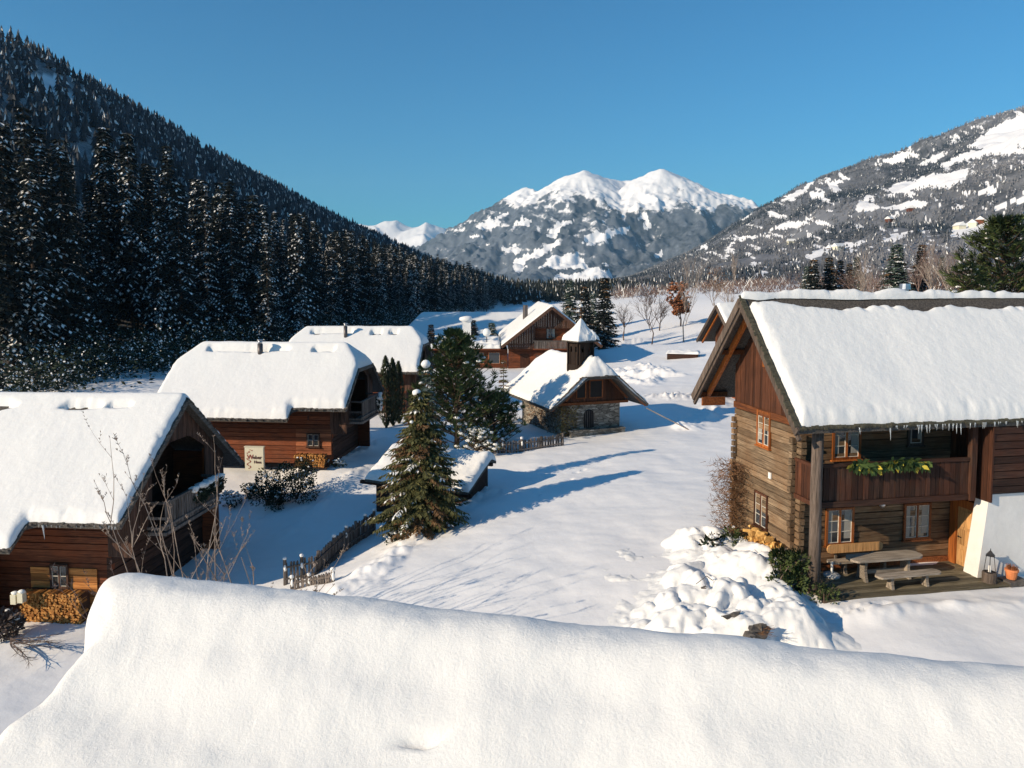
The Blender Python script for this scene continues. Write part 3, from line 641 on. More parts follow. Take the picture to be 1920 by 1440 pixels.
# ------------------------------------------------------------------ the large log house on the right
HR = dict(O=(8.157, 21.044), a=.185)
def HW(x, y, z): a = HR['a']; return (HR['O'][0]+x*math.cos(a)-y*math.sin(a), HR['O'][1]+x*math.sin(a)+y*math.cos(a), z)
def house_right():
    h, zE, zR, L = 3.54, 4.70, 8.40, 15.0; m = (zR-zE)/h; zd = -.2; o, k, w_ = 1.0, 1.68, 4.0
    t = thing('log_house', 'big two-storey weathered log house on the right with a steep snowy roof, balcony and terrace', 'house', (*HR['O'], 0), HR['a'])
    zf = lambda x, y: zE+m*np.minimum(y, 2*h-y)
    zt = lambda y: zE+m*min(y, 2*h-y)
    # roof
    roof_slab('roof', [(0, 0), (L, 0), (L, 2*h), (0, 2*h)], zf, .16, h/14, SHING, t)
    mb = MB(11)
    for s in (0, 1):
        y0 = 0 if s == 0 else 2*h
        mb.beam((-.03, y0, zE-.13), (-.03, h, zR-.13), .06, .26, up=(0, 0, 1)); mb.beam((.05, y0, zE-.34), (.05, h, zR-.38), .08, .14)
    each(mb, 'bargeboard', GREYZ, t)
    mb = MB(12); shingle_teeth(mb, (-.02, 0, zE+.06), (-.02, h, zR+.06), (-1, 0, 0), w0=.12)
    shingle_teeth(mb, (0, 0, zE+.03), (L, 0, zE+.03), (0, -1, -m*.6), w0=.13)
    mb.build('shingle_edge', flat('mossy_shingle', (.06, .055, .035), .9, 0, 10, .5), t)
    rr = np.random.RandomState(3)
    y1 = h-.42; P = [(.10, .02), (L, .02), (L, y1+.0), (12.5, y1+.05), (10.2, y1-.02), (8.6, y1-.12), (7.4, y1-.02), (6.2, y1-.2), (5.2, y1+.02), (4.2, y1+.0), (3.0, y1-.1), (2.0, y1-.02), (.9, y1+.12), (.14, y1+.12)]
    snow_field('roof_snow', P, zf, .33, .32, .06, SNOWR, t, .02, .5, 21, (), .035)
    y2 = h-.10; P = [(-.02, y2), (.5, y2-.06), (1.5, y2+.02), (4, y2-.05), (8, y2+.0), (L, y2-.02), (L, 2*h), (-.05, 2*h)]
    zs = lambda x, y: zE+m*smin(y+.06, 2*h-y, .25)
    snow_field('ridge_snow', P, zs, .25, .22, .06, SNOWR, t, .08, 1.1, 22, (), .02)
    # gable wall: logs, beam, boards
    f = Face('left', o+0.0); mb = MB(13); logs(mb, f, k, k+w_, zd-.2, 4.38, .215, .2, .02); mb.build('gable_log_wall', GREYY, t)
    mb = MB(14); f.box(mb, k-.05, k+w_+.05, -.2, .05, 4.40, 4.62); mb.build('tie_beam', REDY, t)
    mb = MB(15); boards(mb, f, k-.02, k+w_+.02, 4.62, lambda y: zt(y)-.2, .17, .06); mb.build('gable_board', REDZ, t)
    # corner log ends
    mb = MB(16)
    for i in range(21):
        z = zd-.2+i*.22
        mb.gid = 0; f.box(mb, k-.22-mb.R.uniform(0, .05), k, -.18, .0, z+.02, z+.19); f.box(mb, k-.02, k+.16, .002, .17+mb.R.uniform(-.03, .03), z+.11, z+.28) if i < 20 else None
        mb.gid = 1; f.box(mb, k+w_-.16, k+w_+.02, .002, .15+mb.R.uniform(-.03, .03), z+.11, z+.28) if i < 20 else None
    each(mb, 'corner_log_ends', GREYY, t)
    # soffit rafters and braces in the gable overhang
    mb = MB(17); mb.beam((.45, .2, zE-.12), (.45, h, zR-.32), .12, .16); mb.beam((.45, 2*h-.15, zE-.16), (.45, h, zR-.32), .13, .17); each(mb, 'rafter', ORANGE, t)
    mb = MB(18)
    for yy in (.25, h-.02, 2*h-.3, h+1.6, h-1.6): mb.beam((0.02, yy, zt(yy)-.28), (1.2, yy, zt(yy)-.28), .14, .16, up=(0, 0, 1))
    mb.box(.1, 1.0, 2*h-.6, 2*h-.5, zE-.35, zE-.05); each(mb, 'purlin', REDY, t)
    # front log wall
    g_ = Face('front', k); mb = MB(19); logs(mb, g_, o+.2, 6.75, zd+.18, 4.9, .2, .2, .02); mb.build('front_log_wall', GREYX, t)
    mb = MB(20); g_.box(mb, o+.2, 6.75, -.1, .05, zd-.1, zd+.17); mb.build('sill_beam', REDY, t)
    # windows
    window(t, g_, 2.55, .66, .84, 1.05, curtain=True); window(t, g_, 5.32, .66, .84, 1.05, curtain=True, fm=REDY)
    window(t, g_, 2.70, 3.40, .84, 1.05, curtain=True)
    window(t, g_, 5.15, 3.75, .42, .9, 1, 2, fm=GREYZ, curtain=True)
    window(t, f, 3.68, .66, .72, 1.05, putty=WINW, curtain=False, fm=REDZ); window(t, f, 3.62, 3.46, .72, 1.05, fm=ORANGE, curtain=True)
    window(t, f, 3.40, 6.15, .5, .72, 2, 2, fm=ORANGE, n0=.03, sill=False)
    # posts
    mb = MB(23); mb.tube([(.85, .35, zd-.3), (.86, .36, 1.2), (.84, .35, 3), (.86, .35, 4.95)], [.19, .17, .165, .16], 10); mb.build('corner_post', GREYZ, t, True)
    mb = MB(24); mb.box(6.02, 6.2, .3, .48, 2.2, 4.9); mb.build('balcony_post', DARKZ, t)
    mb = MB(25); mb.beam((.3, .3, 4.78), (L, .3, 4.78), .2, .24); mb.build('eave_beam', DARKX, t)
    # balcony
    ff = Face('front', .42); mb = MB(26)
    boards(mb, ff, 1.12, 6.05, 2.40, lambda a: 3.42, .17, .04); mb.build('balcony_boards', DARKZ, t)
    mb = MB(27); ff.box(mb, 1.05, 6.1, -.05, .06, 3.43, 3.53); ff.box(mb, 1.0, 6.1, -.06, .05, 2.22, 2.39); mb.build('balcony_rail', DARKX, t)
    fl = Face('left', .98); mb = MB(28); boards(mb, fl, .55, k-.02, 2.35, lambda a: 3.36, .17, .04); fl.box(mb, .5, k, -.06, .05, 3.37, 3.46); fl.box(mb, .5, k+.1, -.1, .05, 2.2, 2.34); mb.build('balcony_side', REDZ, t)
    mb = MB(29); mb.box(1.0, 6.3, .45, k, 2.26, 2.36); mb.build('balcony_floor', DARKX, t)
    # wing: overhanging upper storey, its side wall, door and the rendered wall below
    mb = MB(30); fw = Face('front', .02); logs(mb, fw, 6.5, L, 2.46, 4.75, .24, .16, .012); mb.build('wing_log_wall', DARKX, t)
    mb = MB(31); fs = Face('left', 6.46); boards(mb, fs, .0, k, 2.2, lambda a: zE+m*a-.2, .2, .06); mb.build('wing_side_board', REDZ, t)
    mb = MB(32)
    pts = [(6.30, .28), (6.52, .28)]
    V = [(6.28, .22, zd-.3), (L, .22, zd-.3), (L, .72, zd-.3), (6.30, .80, zd-.3), (6.52, .12, 2.42), (L, .12, 2.42), (L, .6, 2.42), (6.52, .62, 2.42)]
    mb.add(V, [(3, 2, 1, 0), (4, 5, 6, 7), (0, 1, 5, 4), (1, 2, 6, 5), (2, 3, 7, 6), (3, 0, 4, 7)]); mb.build('rendered_wall', PLASTER, t)
    mb = MB(33); mb.box(6.62, 6.8, .6, k, zd, 2.3); mb.build('entrance_wall', ORANGE, t)
    fd = Face('left', 6.62); mb = MB(34); fd.box(mb, k-.30, k-.02, 0, .10, zd, 2.0); fd.box(mb, .60, k-.30, 0, .09, 1.72, 1.98); mb.build('door_frame', ORANGE, t)
    mb = MB(35); fd.box(mb, .70, k-.32, .0, .05, zd+.02, 1.70)
    for z0_, z1_ in ((zd+.15, .35), (.5, 1.0), (1.1, 1.6)): fd.box(mb, .80, 1.0, .05, .07, z0_, z1_); fd.box(mb, 1.06, 1.28, .05, .07, z0_, z1_)
    d = mb.build('door', DOORW, t)
    mb = MB(36); mb.tube([(6.55, 1.27, .75), (6.50, 1.27, .75), (6.50, 1.15, .75)], .018, 6); fd.box(mb, 1.24, 1.30, .05, .065, .62, .86); mb.build('handle', BLACKM, d)
    # icicles
    mb = MB(37)
    for i in range(90):
        x = 3.0+12*mb.R.random(); l = mb.R.uniform(.05, .26)*(1 if x > 3.5 else .5); mb.tube([(x, -.09, zE-.0), (x+mb.R.uniform(-.01, .01), -.09, zE-l)], [.016, .002], 5)
    for x, l in ((1.9, .2), (2.9, .42), (4.1, .25), (5.1, .3), (5.25, .33)): mb.tube([(x, -.06, zE-.02), (x+.03, -.06, zE-.02-l)], [.022, .003], 5)
    each(mb, 'icicle', ICE, t)
    mb = MB(38); f.box(mb, 3.05, 3.20, .03, .07, 2.42, 2.62); mb.build('wall_plaque', WHITEP, t)
    mb = MB(39); mb.lathe((3.95, k-.14, 1.78), [(.02, .16), (.09, .13), (.10, .04), (.05, -.04), (.01, -.07)], 12); mb.box(3.9, 4.0, k-.1, k, 1.85, 1.97); mb.build('wall_lamp', STEEL, t, True)
    mb = MB(40); mb.tube([(6.6, h+.7, zR-.9), (6.6, h+.7, zR+.25)], .13, 12); mb.tube([(6.6, h+.7, zR+.25), (6.6, h+.7, zR+.45)], [.2, .18], 12); mb.build('flue', STEEL, t)
    return t
house_right()
def rounded(L, W, r, n=7, jitter=0, seed=0):
    R = random.Random(seed); P = []
    for cx, cy, a0 in ((L/2-r, W/2-r, 0), (-L/2+r, W/2-r, 90), (-L/2+r, -W/2+r, 180), (L/2-r, -W/2+r, 270)):
        for k in range(n): q = math.radians(a0+90*k/(n-1)); P.append((cx+r*math.cos(q)+R.uniform(-jitter, jitter), cy+r*math.sin(q)+R.uniform(-jitter, jitter)))
    return P
def terrace():
    a = HR['a']; zd = -.2
    t = thing('wooden_terrace', 'dark plank terrace in front of the log house door', 'deck', HW(0, 0, zd), a)
    mb = MB(50); y = -.42
    while y < 1.66: mb.box(.75, 6.9, y, y+.135, -.06, mb.R.uniform(-.004, .004)); y += .145
    mb.build('deck_boards', DECKW, t); mb = MB(51); mb.box(.75, 6.5, -.40, -.30, -.3, -.065); mb.build('edge_beam', DECKW, t)
    def trestle(par, x, w_, h, th=.09):
        mb = MB(int(x*10)); f = [( -w_/2, 0), (-w_/2+.12, 0), (-w_/2+.16, .07), (w_/2-.16, .07), (w_/2-.12, 0), (w_/2, 0), (w_*.32, h*.5), (w_*.36, h), (-w_*.36, h), (-w_*.32, h*.5)]
        mb.prism([(x, q[0], q[1]) for q in f], (th, 0, 0)); return mb.build('leg', TABW, par)
    def bench(name, label, cat, x, y, L, W, h, rz=0, group=None, th=.06, off=.55):
        b = thing(name, label, cat, HW(x, y, zd), a+rz, group); mb = MB(52)
        mb.prism([(q[0], q[1], h-th) for q in rounded(L, W, W*.42, 7, .008, 3)], (0, 0, th)); mb.build('seat' if cat == 'bench' else 'table_top', TABW, b)
        for s in (-1, 1): trestle(b, s*L/2*off-.045, W*.8, h-th-.002)
        if cat == 'table': m2 = MB(53); m2.beam((-L/2*off, 0, h*.35), (L/2*off, 0, h*.35), .05, .12); m2.build('stretcher', TABW, b)
        return b
    bench('wooden_bench', 'grey wooden bench standing nearest on the terrace, in front of the table', 'bench', 3.72, .0, 2.15, .34, .42, .02)
    bench('wooden_table', 'long weathered wooden table with rounded ends on the terrace', 'table', 3.45, .72, 2.45, .62, .72, .0, None, .07, .6)
    b = bench('wall_bench', 'wooden bench behind the table with a pale rounded backrest board against the log wall', 'bench', 3.2, 1.32, 2.5, .32, .42)
    mb = MB(54); P = rounded(1.95, .27, .12, 7, .006, 4); mb.prism([(q[0]-.15, .22, .70+q[1]) for q in P], (0, .05, 0)); mb.build('backrest', DOORW, b)
    for s in (-.8, .5): mb = MB(55); mb.box(s-.03, s+.03, .27, .31, .35, .75); mb.build('backrest_post', TABW, b)
    p = thing('parasol_base', 'grey stone parasol base with a white tube on the terrace', 'parasol base', HW(1.98, 1.15, zd), a); mb = MB(56)
    mb.lathe((0, 0, 0), [(.25, 0), (.26, .05), (.2, .10), (.08, .13)], 14); mb.build('stone_foot', flat('pale_stone', (.45, .45, .44), .8, 0, 12, .3), p)
    mb = MB(57); mb.tube([(0, 0, .12), (0, 0, .46)], .035, 10); mb.build('tube', WHITEP, p)
    s_ = thing('log_stump', 'grey round log stump carrying the lantern beside the white wall', 'stump', HW(6.42, -.12, -.25), a); mb = MB(58)
    mb.lathe((0, 0, 0), [(.22, 0), (.20, .1), (.205, .33), (.19, .36)], 14); mb.build('wood_block', GREYZ, s_)
    l = thing('lantern', 'black metal lantern with a pointed roof standing on the stump by the white wall', 'lantern', HW(6.42, -.12, .11), a); mb = MB(59)
    for i in range(4):
        q = math.pi/4+i*math.pi/2; mb.tube([(.15*math.cos(q), .15*math.sin(q), 0), (.10*math.cos(q), .10*math.sin(q), .5)], .012, 4)
        q2 = q+math.pi/2; mb.tube([(.15*math.cos(q), .15*math.sin(q), .01), (.15*math.cos(q2), .15*math.sin(q2), .01)], .012, 4); mb.tube([(.10*math.cos(q), .10*math.sin(q), .5), (.10*math.cos(q2), .10*math.sin(q2), .5)], .012, 4)
    mb.build('frame', BLACKM, l); mb = MB(60); mb.lathe((0, 0, .5), [(.17, 0), (.1, .07), (.015, .17), (.015, .22)], 4, r=.5); mb.build('roof_cap', BLACKM, l)
    mb = MB(61); mb.tube([(0, 0, .0), (0, 0, .2)], .04, 8); mb.build('candle', WHITEP, l)
    p = thing('flower_pot', 'orange terracotta pot with reddish heather by the white wall', 'flower pot', HW(7.12, -.2, -.12), a); mb = MB(62)
    mb.lathe((0, 0, 0), [(.13, 0), (.17, .24), (.19, .24), (.19, .30), (.16, .30)], 16); mb.build('pot', TERRA, p)
    mb = MB(63)
    for i in range(160):
        q = mb.R.uniform(0, 6.28); r = .17*mb.R.random()**.5; mb.tube([(r*.6*math.cos(q), r*.6*math.sin(q), .25), (r*math.cos(q), r*math.sin(q), .34+.1*mb.R.random())], [.008, .004], 3)
    mb.build('heather', RUST, p)
    p = tag(MB(64).box(-.35, .35, -.25, .25, 0, .13).build('stone_slab', ROCK, None, False, HW(7.2, -.2, -.27), a), 'dark low slab under the orange flower pot', 'slab')
    # evergreen garland on the balcony rail
    mb = MB(65)
    for i in range(300):
        x = 1.95+2.55*mb.R.random(); yy = .30+mb.R.uniform(-.05, .04); z = 3.52+.03*math.sin(x*4)
        q = Vector((mb.R.uniform(-.5, .6), mb.R.uniform(-.35, .05), mb.R.uniform(-1, .12))).normalized()*mb.R.uniform(.12, .34); s_ = q.cross(Vector((0, 1, .3))).normalized()*.035
        p0 = Vector((x, yy, z)); mm = 1 if (.25 < (x*1.3) % 1 < .6 and mb.R.random() < .5) else 0
        for j in range(3):
            o = Vector((0, -.01*j, 0))+q*.12*j; mb.add([p0+o, p0+o+q*.5+s_*(1+j*.4), p0+o+q*.9, p0+o+q*.5-s_*(1+j*.4)], [(0, 1, 2, 3)], mm)
    g_ = mb.build('garland', [GARL, GARY], None, False, (HR['O'][0], HR['O'][1], 0), a); tag(g_, 'green and yellow evergreen garland hung along the log house balcony', 'garland')
    # firewood against the gable
    mb = MB(66); t2 = thing('firewood_stack', 'bright yellow split firewood piled against the log house gable under the window', 'firewood', HW(.72, 3.0, 0), a)
    for i in range(150):
        z = -.15+.75*mb.R.random(); y = mb.R.uniform(-1.0, .85); z = min(z, .62)
        d = Vector((-1, mb.R.uniform(-.5, .5), mb.R.uniform(-.5, .4))).normalized(); p0 = Vector((mb.R.uniform(-.05, .22), y, z)); s_ = mb.R.uniform(.05, .09)
        e1 = d.cross(Vector((0, 0, 1))).normalized()*s_; e2 = d.cross(e1).normalized()*s_; mb.prism([p0+e1, p0-e1*.6+e2, p0-e1*.6-e2], d*mb.R.uniform(.2, .3))
    mb.build('split_logs', FIRE, t2); mb = MB(67); mb.box(-.1, .2, -1.45, -1.05, -.3, .5); mb.build('end_block', TABW, t2)
terrace()

# ------------------------------------------------------------------ the chalets on the left
def chalet(O, a, h, zE, zR, L, label, gndz, hip=None, step=None, chim=None, T=.32, res=.09, seed=1, holes=(), wood2=None, win=(), det=True):
    m = (zR-zE)/h; t = thing('chalet', label, 'chalet', (O[0], O[1], 0), a); ov = 1.3
    def zf(x, y):
        z = smin(zE+m*y, zE+m*(2*h-y), .3)
        if hip:
            e, hz = hip; z1 = zE+(zR-zE)*hz; gsl = (zR-z1)/e
            z = smin(z, z1-gsl*x, .2); z = smin(z, z1+gsl*(x+L), .2)
        return z
    def zr(x, y): return zf(x, y)-.0
    sxx, syy = step if step else (-2, 0)
    P = [(0, 0), (0, 2*h), (-L, 2*h), (-L, syy), (sxx, syy), (sxx, 0)]
    roof_slab('roof', P, zf, .14, .25, SHING, t)
    snow_field('roof_snow', P, zf, T, T*1.0, res, SNOWR, t, .018, .45, seed, holes, .03)
    zg = lambda y: zE+m*min(y, 2*h-y)-.14
    if hip: hzz = zE+(zR-zE)*hip[1]; zg = lambda y: min(zE+m*min(y, 2*h-y), hzz)-.14
    # lower log walls
    f = Face('front', ov); mb = MB(seed*7+1); logs(mb, f, -L+.8, -1.2, gndz, zE+m*ov-.2, .24, .18, .015); mb.build('front_log_wall', CHX, t)
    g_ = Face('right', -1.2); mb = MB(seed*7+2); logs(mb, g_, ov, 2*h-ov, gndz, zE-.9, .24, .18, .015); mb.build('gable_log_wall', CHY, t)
    mb = MB(seed*7+16); mb.box(-L+.9, -.5, 2*h-ov-.2, 2*h-ov-.05, gndz, zE+m*ov-.2); mb.build('rear_wall', CHX, t)
    # jettied boarded gable with the open loggia
    gb = Face('right', -.38); c = h; hw = h*.46
    def hole(y):
        d = abs(y-c)/hw
        return None if d > 1 else (zE-.7, zE+m*h*.56-.62*max(0, d-.35)*hw*.9)
    mb = MB(seed*7+3); boards(mb, gb, ov-.25, 2*h-ov+.25, zE-1.0, zg, .19, .05, hole); mb.build('gable_boards', CHZ, t)
    mb = MB(seed*7+4); boards(mb, Face('front', ov-.02), -1.3, -.38, zE-1.6, lambda x: zE+m*ov-.2, .2, .05); mb.build('side_boards', CHZ, t); mb = MB(seed*7+14); boards(mb, Face('front', 2*h-ov-.02), -1.3, -.38, zE-1.0, lambda x: zE+m*ov-.2, .2, .05); mb.build('side_boards', CHZ, t)
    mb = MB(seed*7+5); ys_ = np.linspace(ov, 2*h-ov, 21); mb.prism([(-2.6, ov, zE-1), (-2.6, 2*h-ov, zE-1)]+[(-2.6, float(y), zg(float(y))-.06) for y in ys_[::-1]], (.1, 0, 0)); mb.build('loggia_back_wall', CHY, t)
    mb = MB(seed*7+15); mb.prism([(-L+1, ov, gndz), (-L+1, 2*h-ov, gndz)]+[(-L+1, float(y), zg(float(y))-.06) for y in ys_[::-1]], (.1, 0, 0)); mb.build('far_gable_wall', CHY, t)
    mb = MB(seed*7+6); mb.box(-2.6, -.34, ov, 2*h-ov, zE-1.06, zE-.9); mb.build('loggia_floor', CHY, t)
    mb = MB(seed*7+7)
    for y in (c-hw, c+hw): mb.box(-.55, -.40, y-.07, y+.07, zE-.9, zE+1.2)
    each(mb, 'loggia_post', ORANGE if det else CHZ, t)
    # roof edge
    mb = MB(seed*7+8); e1 = h*(hip[1] if hip else 1)
    for s in (0, 1):
        y0, y1 = (0, e1) if s == 0 else (2*h, 2*h-e1)
        mb.beam((.02, y0, zE-.07), (.02, y1, zE+m*e1-.07), .05, .2)
        shingle_teeth(mb, (0, y0, zE+.05), (0, y1, zE+m*e1+.05), (1, 0, 0), w0=.13)
    if hip: mb.beam((.02, e1, zE+m*e1-.07), (.02, 2*h-e1, zE+m*e1-.07), .05, .2)
    shingle_teeth(mb, (sxx, 0, zE+.03), (0, 0, zE+.03), (0, -1, -.4), w0=.13)
    if step: shingle_teeth(mb, (-L, syy, zE+m*syy+.03), (sxx, syy, zE+m*syy+.03), (0, -1, -.4), w0=.13); shingle_teeth(mb, (sxx, syy, zE+m*syy+.03), (sxx, 0, zE+.03), (1, 0, 0), w0=.13)
    mb.build('roof_edge', SHING, t)
    # balcony
    b = Face('right', .36); y0, y1 = c-h*.52, c+h*.36
    mb = MB(seed*7+9)
    y = y0
    while y < y1: b.box(mb, y, y+.13, -.03, 0, zE-.92, zE+.07, 0); y += .19
    mb.build('balcony_slats', FENCEW, t)
    mb = MB(seed*7+10); b.box(mb, y0-.05, y1+.05, -.08, .06, zE+.08, zE+.17); b.box(mb, y0-.05, y1+.05, -.05, .05, zE-.78, zE-.70); b.box(mb, y0-.05, y1+.05, -.8, .02, zE-1.1, zE-.98)
    for yy in (y0, y1): mb.box(-.4, .36, yy-.03, yy+.03, zE+.08, zE+.17); mb.box(-.4, .36, yy-.02, yy+.02, zE-.9, zE-.8); mb.box(-.38, .36, yy-.02, yy+.02, zE-.5, zE-.4)
    mb.build('balcony_rail', FENCEW, t)
    mb = MB(seed*7+12)
    for i in range(26):
        l = mb.R.uniform(.05, .16); x = mb.R.uniform(sxx, -.1); mb.tube([(x, -.03, zE), (x, -.03, zE-l)], [.014, .002], 5)
    if det:
        x = -2.75; mb.tube([(x, -.03, zE), (x+.02, -.03, zE-.28), (x+.05, -.03, zE-.55)], [.04, .022, .003], 6)
    each(mb, 'icicle', ICE, t)
    for (x, z0, ww, hh, lit) in win: window(t, Face('front', ov-.075), x, z0, ww, hh, 2, 2, fm=CHZ, putty=WINW)
    if chim:
        x, y, zt_ = chim; mb = MB(5); mb.tube([(x, y, float(zf(np.array(x), np.array(y)))-.1), (x, y, zt_-.25)], .15, 14, 0); mb.tube([(x, y, zt_-.25), (x, y, zt_-.05)], .125, 14, 1); mb.lathe((x, y, zt_-.05), [(.18, 0), (.18, .04), (.05, .07)], 14, 1); mb.build('stove_pipe', [METAL, STEEL], t, True)
    return t
O1 = (-13.421, 25.0); A1 = -.089
def LW(O, a, x, y, z): return (O[0]+x*math.cos(a)-y*math.sin(a), O[1]+x*math.sin(a)+y*math.cos(a), z)
h1 = chalet(O1, A1, 4.679, .60, 4.26, 13.5, 'nearest brown chalet at the left edge with a dark open gable loggia', -3.25, None, (-3.35, -.85), None, .30, .07, 31,
    [[(-4.9, 4.0), (-4.7, 4.22), (-3.5, 4.26), (-3.2, 4.05), (-3.9, 3.96)], [(-3.0, 4.05), (-2.9, 4.2), (-2.2, 4.2), (-2.0, 4.08)], [(-9.5, 3.7), (-9, 4.25), (-7.3, 4.25), (-6.8, 4.05), (-7.6, 3.8)]], win=[(-3.15, -2.12, .56, .74, 1)])
O2 = (-8.838, 39.26); A2 = -.098
h2 = chalet(O2, A2, 3.741, 2.27, 5.30, 10.9, 'middle brown chalet with half-hipped snowy roof, painted house sign and firewood under its window', -1.0, (1.163, .625), (-2.95, -.62), (-5.95, 2.95, 5.75), .34, .09, 41,
    [[(-9.2, 3.1), (-9.2, 3.36), (-4.6, 3.4), (-4.3, 3.2), (-6, 3.08)], [(-2.9, 3.12), (-2.9, 3.36), (-1.7, 3.36), (-1.7, 3.14)]], win=[(-2.25, .02, .60, .62, 1)], det=False)
O3 = (-7.15, 56.6); A3 = -.05
h3 = chalet(O3, A3, 3.741, 2.27, 5.35, 10.9, 'third brown chalet, farthest of the row, seen over the middle chalet roof', -1.2, (1.163, .625), None, (-6.3, 2.7, 5.9), .34, .11, 51,
    [[(-9.2, 3.0), (-9.2, 3.36), (-6.0, 3.38), (-5.8, 3.1)], [(-4.3, 3.0), (-4.3, 3.34), (-3.5, 3.34), (-3.5, 3.0)], [(-2.8, 3.0), (-2.8, 3.3), (-2.2, 3.3), (-2.2, 3.0)]], det=False)
# sunlight painted as brighter wood: lower log band of chalet one and two
for (O, a, x0, x1, z0, z1, par, mt) in [(O1, A1, -4.3, -1.75, -3.0, -1.45, h1, GLOGX), (O2, A2, -3.25, -1.25, -.75, .95, h2, wood('sunlit_red_log', (.22, .07, .03), (.45, .16, .07), 0, .8))]:
    mb = MB(77); logs(mb, Face('front', 1.25), x0, x1, z0, z1, .24, .03, .006); mb.build('sunlit_log_band', mt, par)

# ------------------------------------------------------------------ chapel with a bell turret
TURR = wood('turret_board', (.012, .008, .006), (.05, .03, .02), 2)
def chapel():
    O = (2.3, 44.0); a = math.radians(20); gz0 = -.42
    t = thing('chapel', 'small stone chapel with a snowy half-hipped roof and a dark wooden bell turret', 'chapel', (*O, 0), a)
    W, Ln, zE, zR = 6.6, 8.8, 1.45, 4.25; h = W/2; m = (zR-zE)/h
    def zf(x, y):
        d = np.minimum(x, W-x); d = smin(x, W-x, .5); z = zE+m*d-.10*np.sin(np.clip(d/h, 0, 1)*math.pi)*1.3
        z = smin(z, zE+1.98+1.1*y/1.0*.85, .25); return smin(z, zE+1.98+1.1*(Ln-y)*.7, .25)
    P = [(0, 0), (1.9, -.12), (W-2.1, -.12), (W, 0), (W, Ln), (0, Ln)]
    roof_slab('roof', P, zf, .13, .2, SHING, t)
    snow_field('roof_snow', P, zf, .26, .24, .07, SNOWR, t, .03, .9, 61, (), .02, lambda x, y, D: .10*np.exp(-(((x-h-.1)/1.0)**2+((y-.9)/1.3)**2))*(1+fbm(x*3, y*3, 4, 3)))
    mb = MB(90); mb.box(1.15, W-1.45, 1.0, Ln-1.0, gz0-.3, 1.75); mb.build('stone_wall', STONE, t)
    f = Face('front', .98); mb = MB(91); boards(mb, f, .95, W-1.15, 1.65, lambda x: zE+m*min(x, W-x)-.32 if zE+m*min(x, W-x) < 3.4 else 3.05, .14, .04); mb.build('gable_boards', REDZ, t)
    mb = MB(92); f.box(mb, .7, W-.9, -.1, .08, 1.50, 1.66)
    mb.build('tie_beam', REDY, t)
    mb = MB(93)
    mb.beam((.1, .12, zE-.08), (2.0, .12, zE+1.72), .1, .14); mb.beam((W-.1, .12, zE-.08), (W-2.1, .12, zE+1.72), .1, .14); mb.beam((1.9, .0, zE+1.78), (W-2.0, .0, zE+1.78), .1, .14); mb.beam((1.2, .5, zE+.4), (2.5, .5, zE+1.7), .1, .12); mb.beam((W-1.2, .5, zE+.4), (W-2.5, .5, zE+1.7), .1, .12)
    each(mb, 'rafter', REDY, t)
    mb = MB(94); shingle_teeth(mb, (-.02, 0, zE+.03), (2, -.1, zE+1.85), (0, -1, 0)); shingle_teeth(mb, (2, -.12, zE+1.9), (W-2.1, -.12, zE+1.9), (0, -1, 0)); shingle_teeth(mb, (W-2.1, -.1, zE+1.85), (W, 0, zE+.03), (0, -1, 0)); shingle_teeth(mb, (0, Ln, zE+.03), (0, 0, zE+.03), (-1, 0, 0))
    mb.build('shingle_edge', SHING, t)
    for (x0, ww) in ((2.15, .55), (3.05, .8)):
        mb = MB(95); f.box(mb, x0, x0+ww, -.03, .045, 1.95, 2.95); o = mb.build('gable_opening', BLACKV, t)
        mb = MB(96); f.box(mb, x0-.07, x0, .0, .07, 1.9, 3.0); f.box(mb, x0+ww, x0+ww+.07, 0, .07, 1.9, 3.0); f.box(mb, x0, x0+ww, 0, .07, 2.95, 3.02); f.box(mb, x0, x0+ww, 0, .07, 1.88, 1.95); mb.build('frame', REDY, o)
    # arched barred window
    cx = 3.0; P = [(cx-.34, .35-.3), (cx+.34, .05), (cx+.34, .85)]+[(cx+.34*math.cos(q), .85+.34*math.sin(q)) for q in np.linspace(.3, 2.84, 7)]+[(cx-.34, .85)]
    mb = MB(97); f.prism(mb, P, -.05, .03); o = mb.build('arched_window', BLACKV, t)
    mb = MB(98)
    for i in range(5): x = cx-.26+i*.13; p0 = f.pt(x, .06, .07); p1 = f.pt(x, .06, 1.1); mb.tube([p0, p1], .018, 5)
    each(mb, 'bars', FENCEW, o)
    mb = MB(99); mb.box(1.6, W-1.3, .55, .98, gz0-.2, gz0+.33); mb.box(1.5, W-1.3, .45, .99, gz0+.34, gz0+.42); mb.build('stone_bench', STONE, t)
    # turret
    tx, ty = h-.42, 2.0; r = .50; zb, zt = 3.75, 5.42; tu = MB(100)
    A = math.radians(12)
    def rp(x, y): return (tx+x*math.cos(A)-y*math.sin(A), ty+x*math.sin(A)+y*math.cos(A))
    def rbox(mb, x0, x1, y0, y1, z0, z1): mb.prism([(*rp(x0, y0), z0), (*rp(x1, y0), z0), (*rp(x1, y1), z0), (*rp(x0, y1), z0)], (0, 0, z1-z0))
    rbox(tu, -r-.12, r+.12, -r-.12, r+.12, zb-.2, zb+.18)
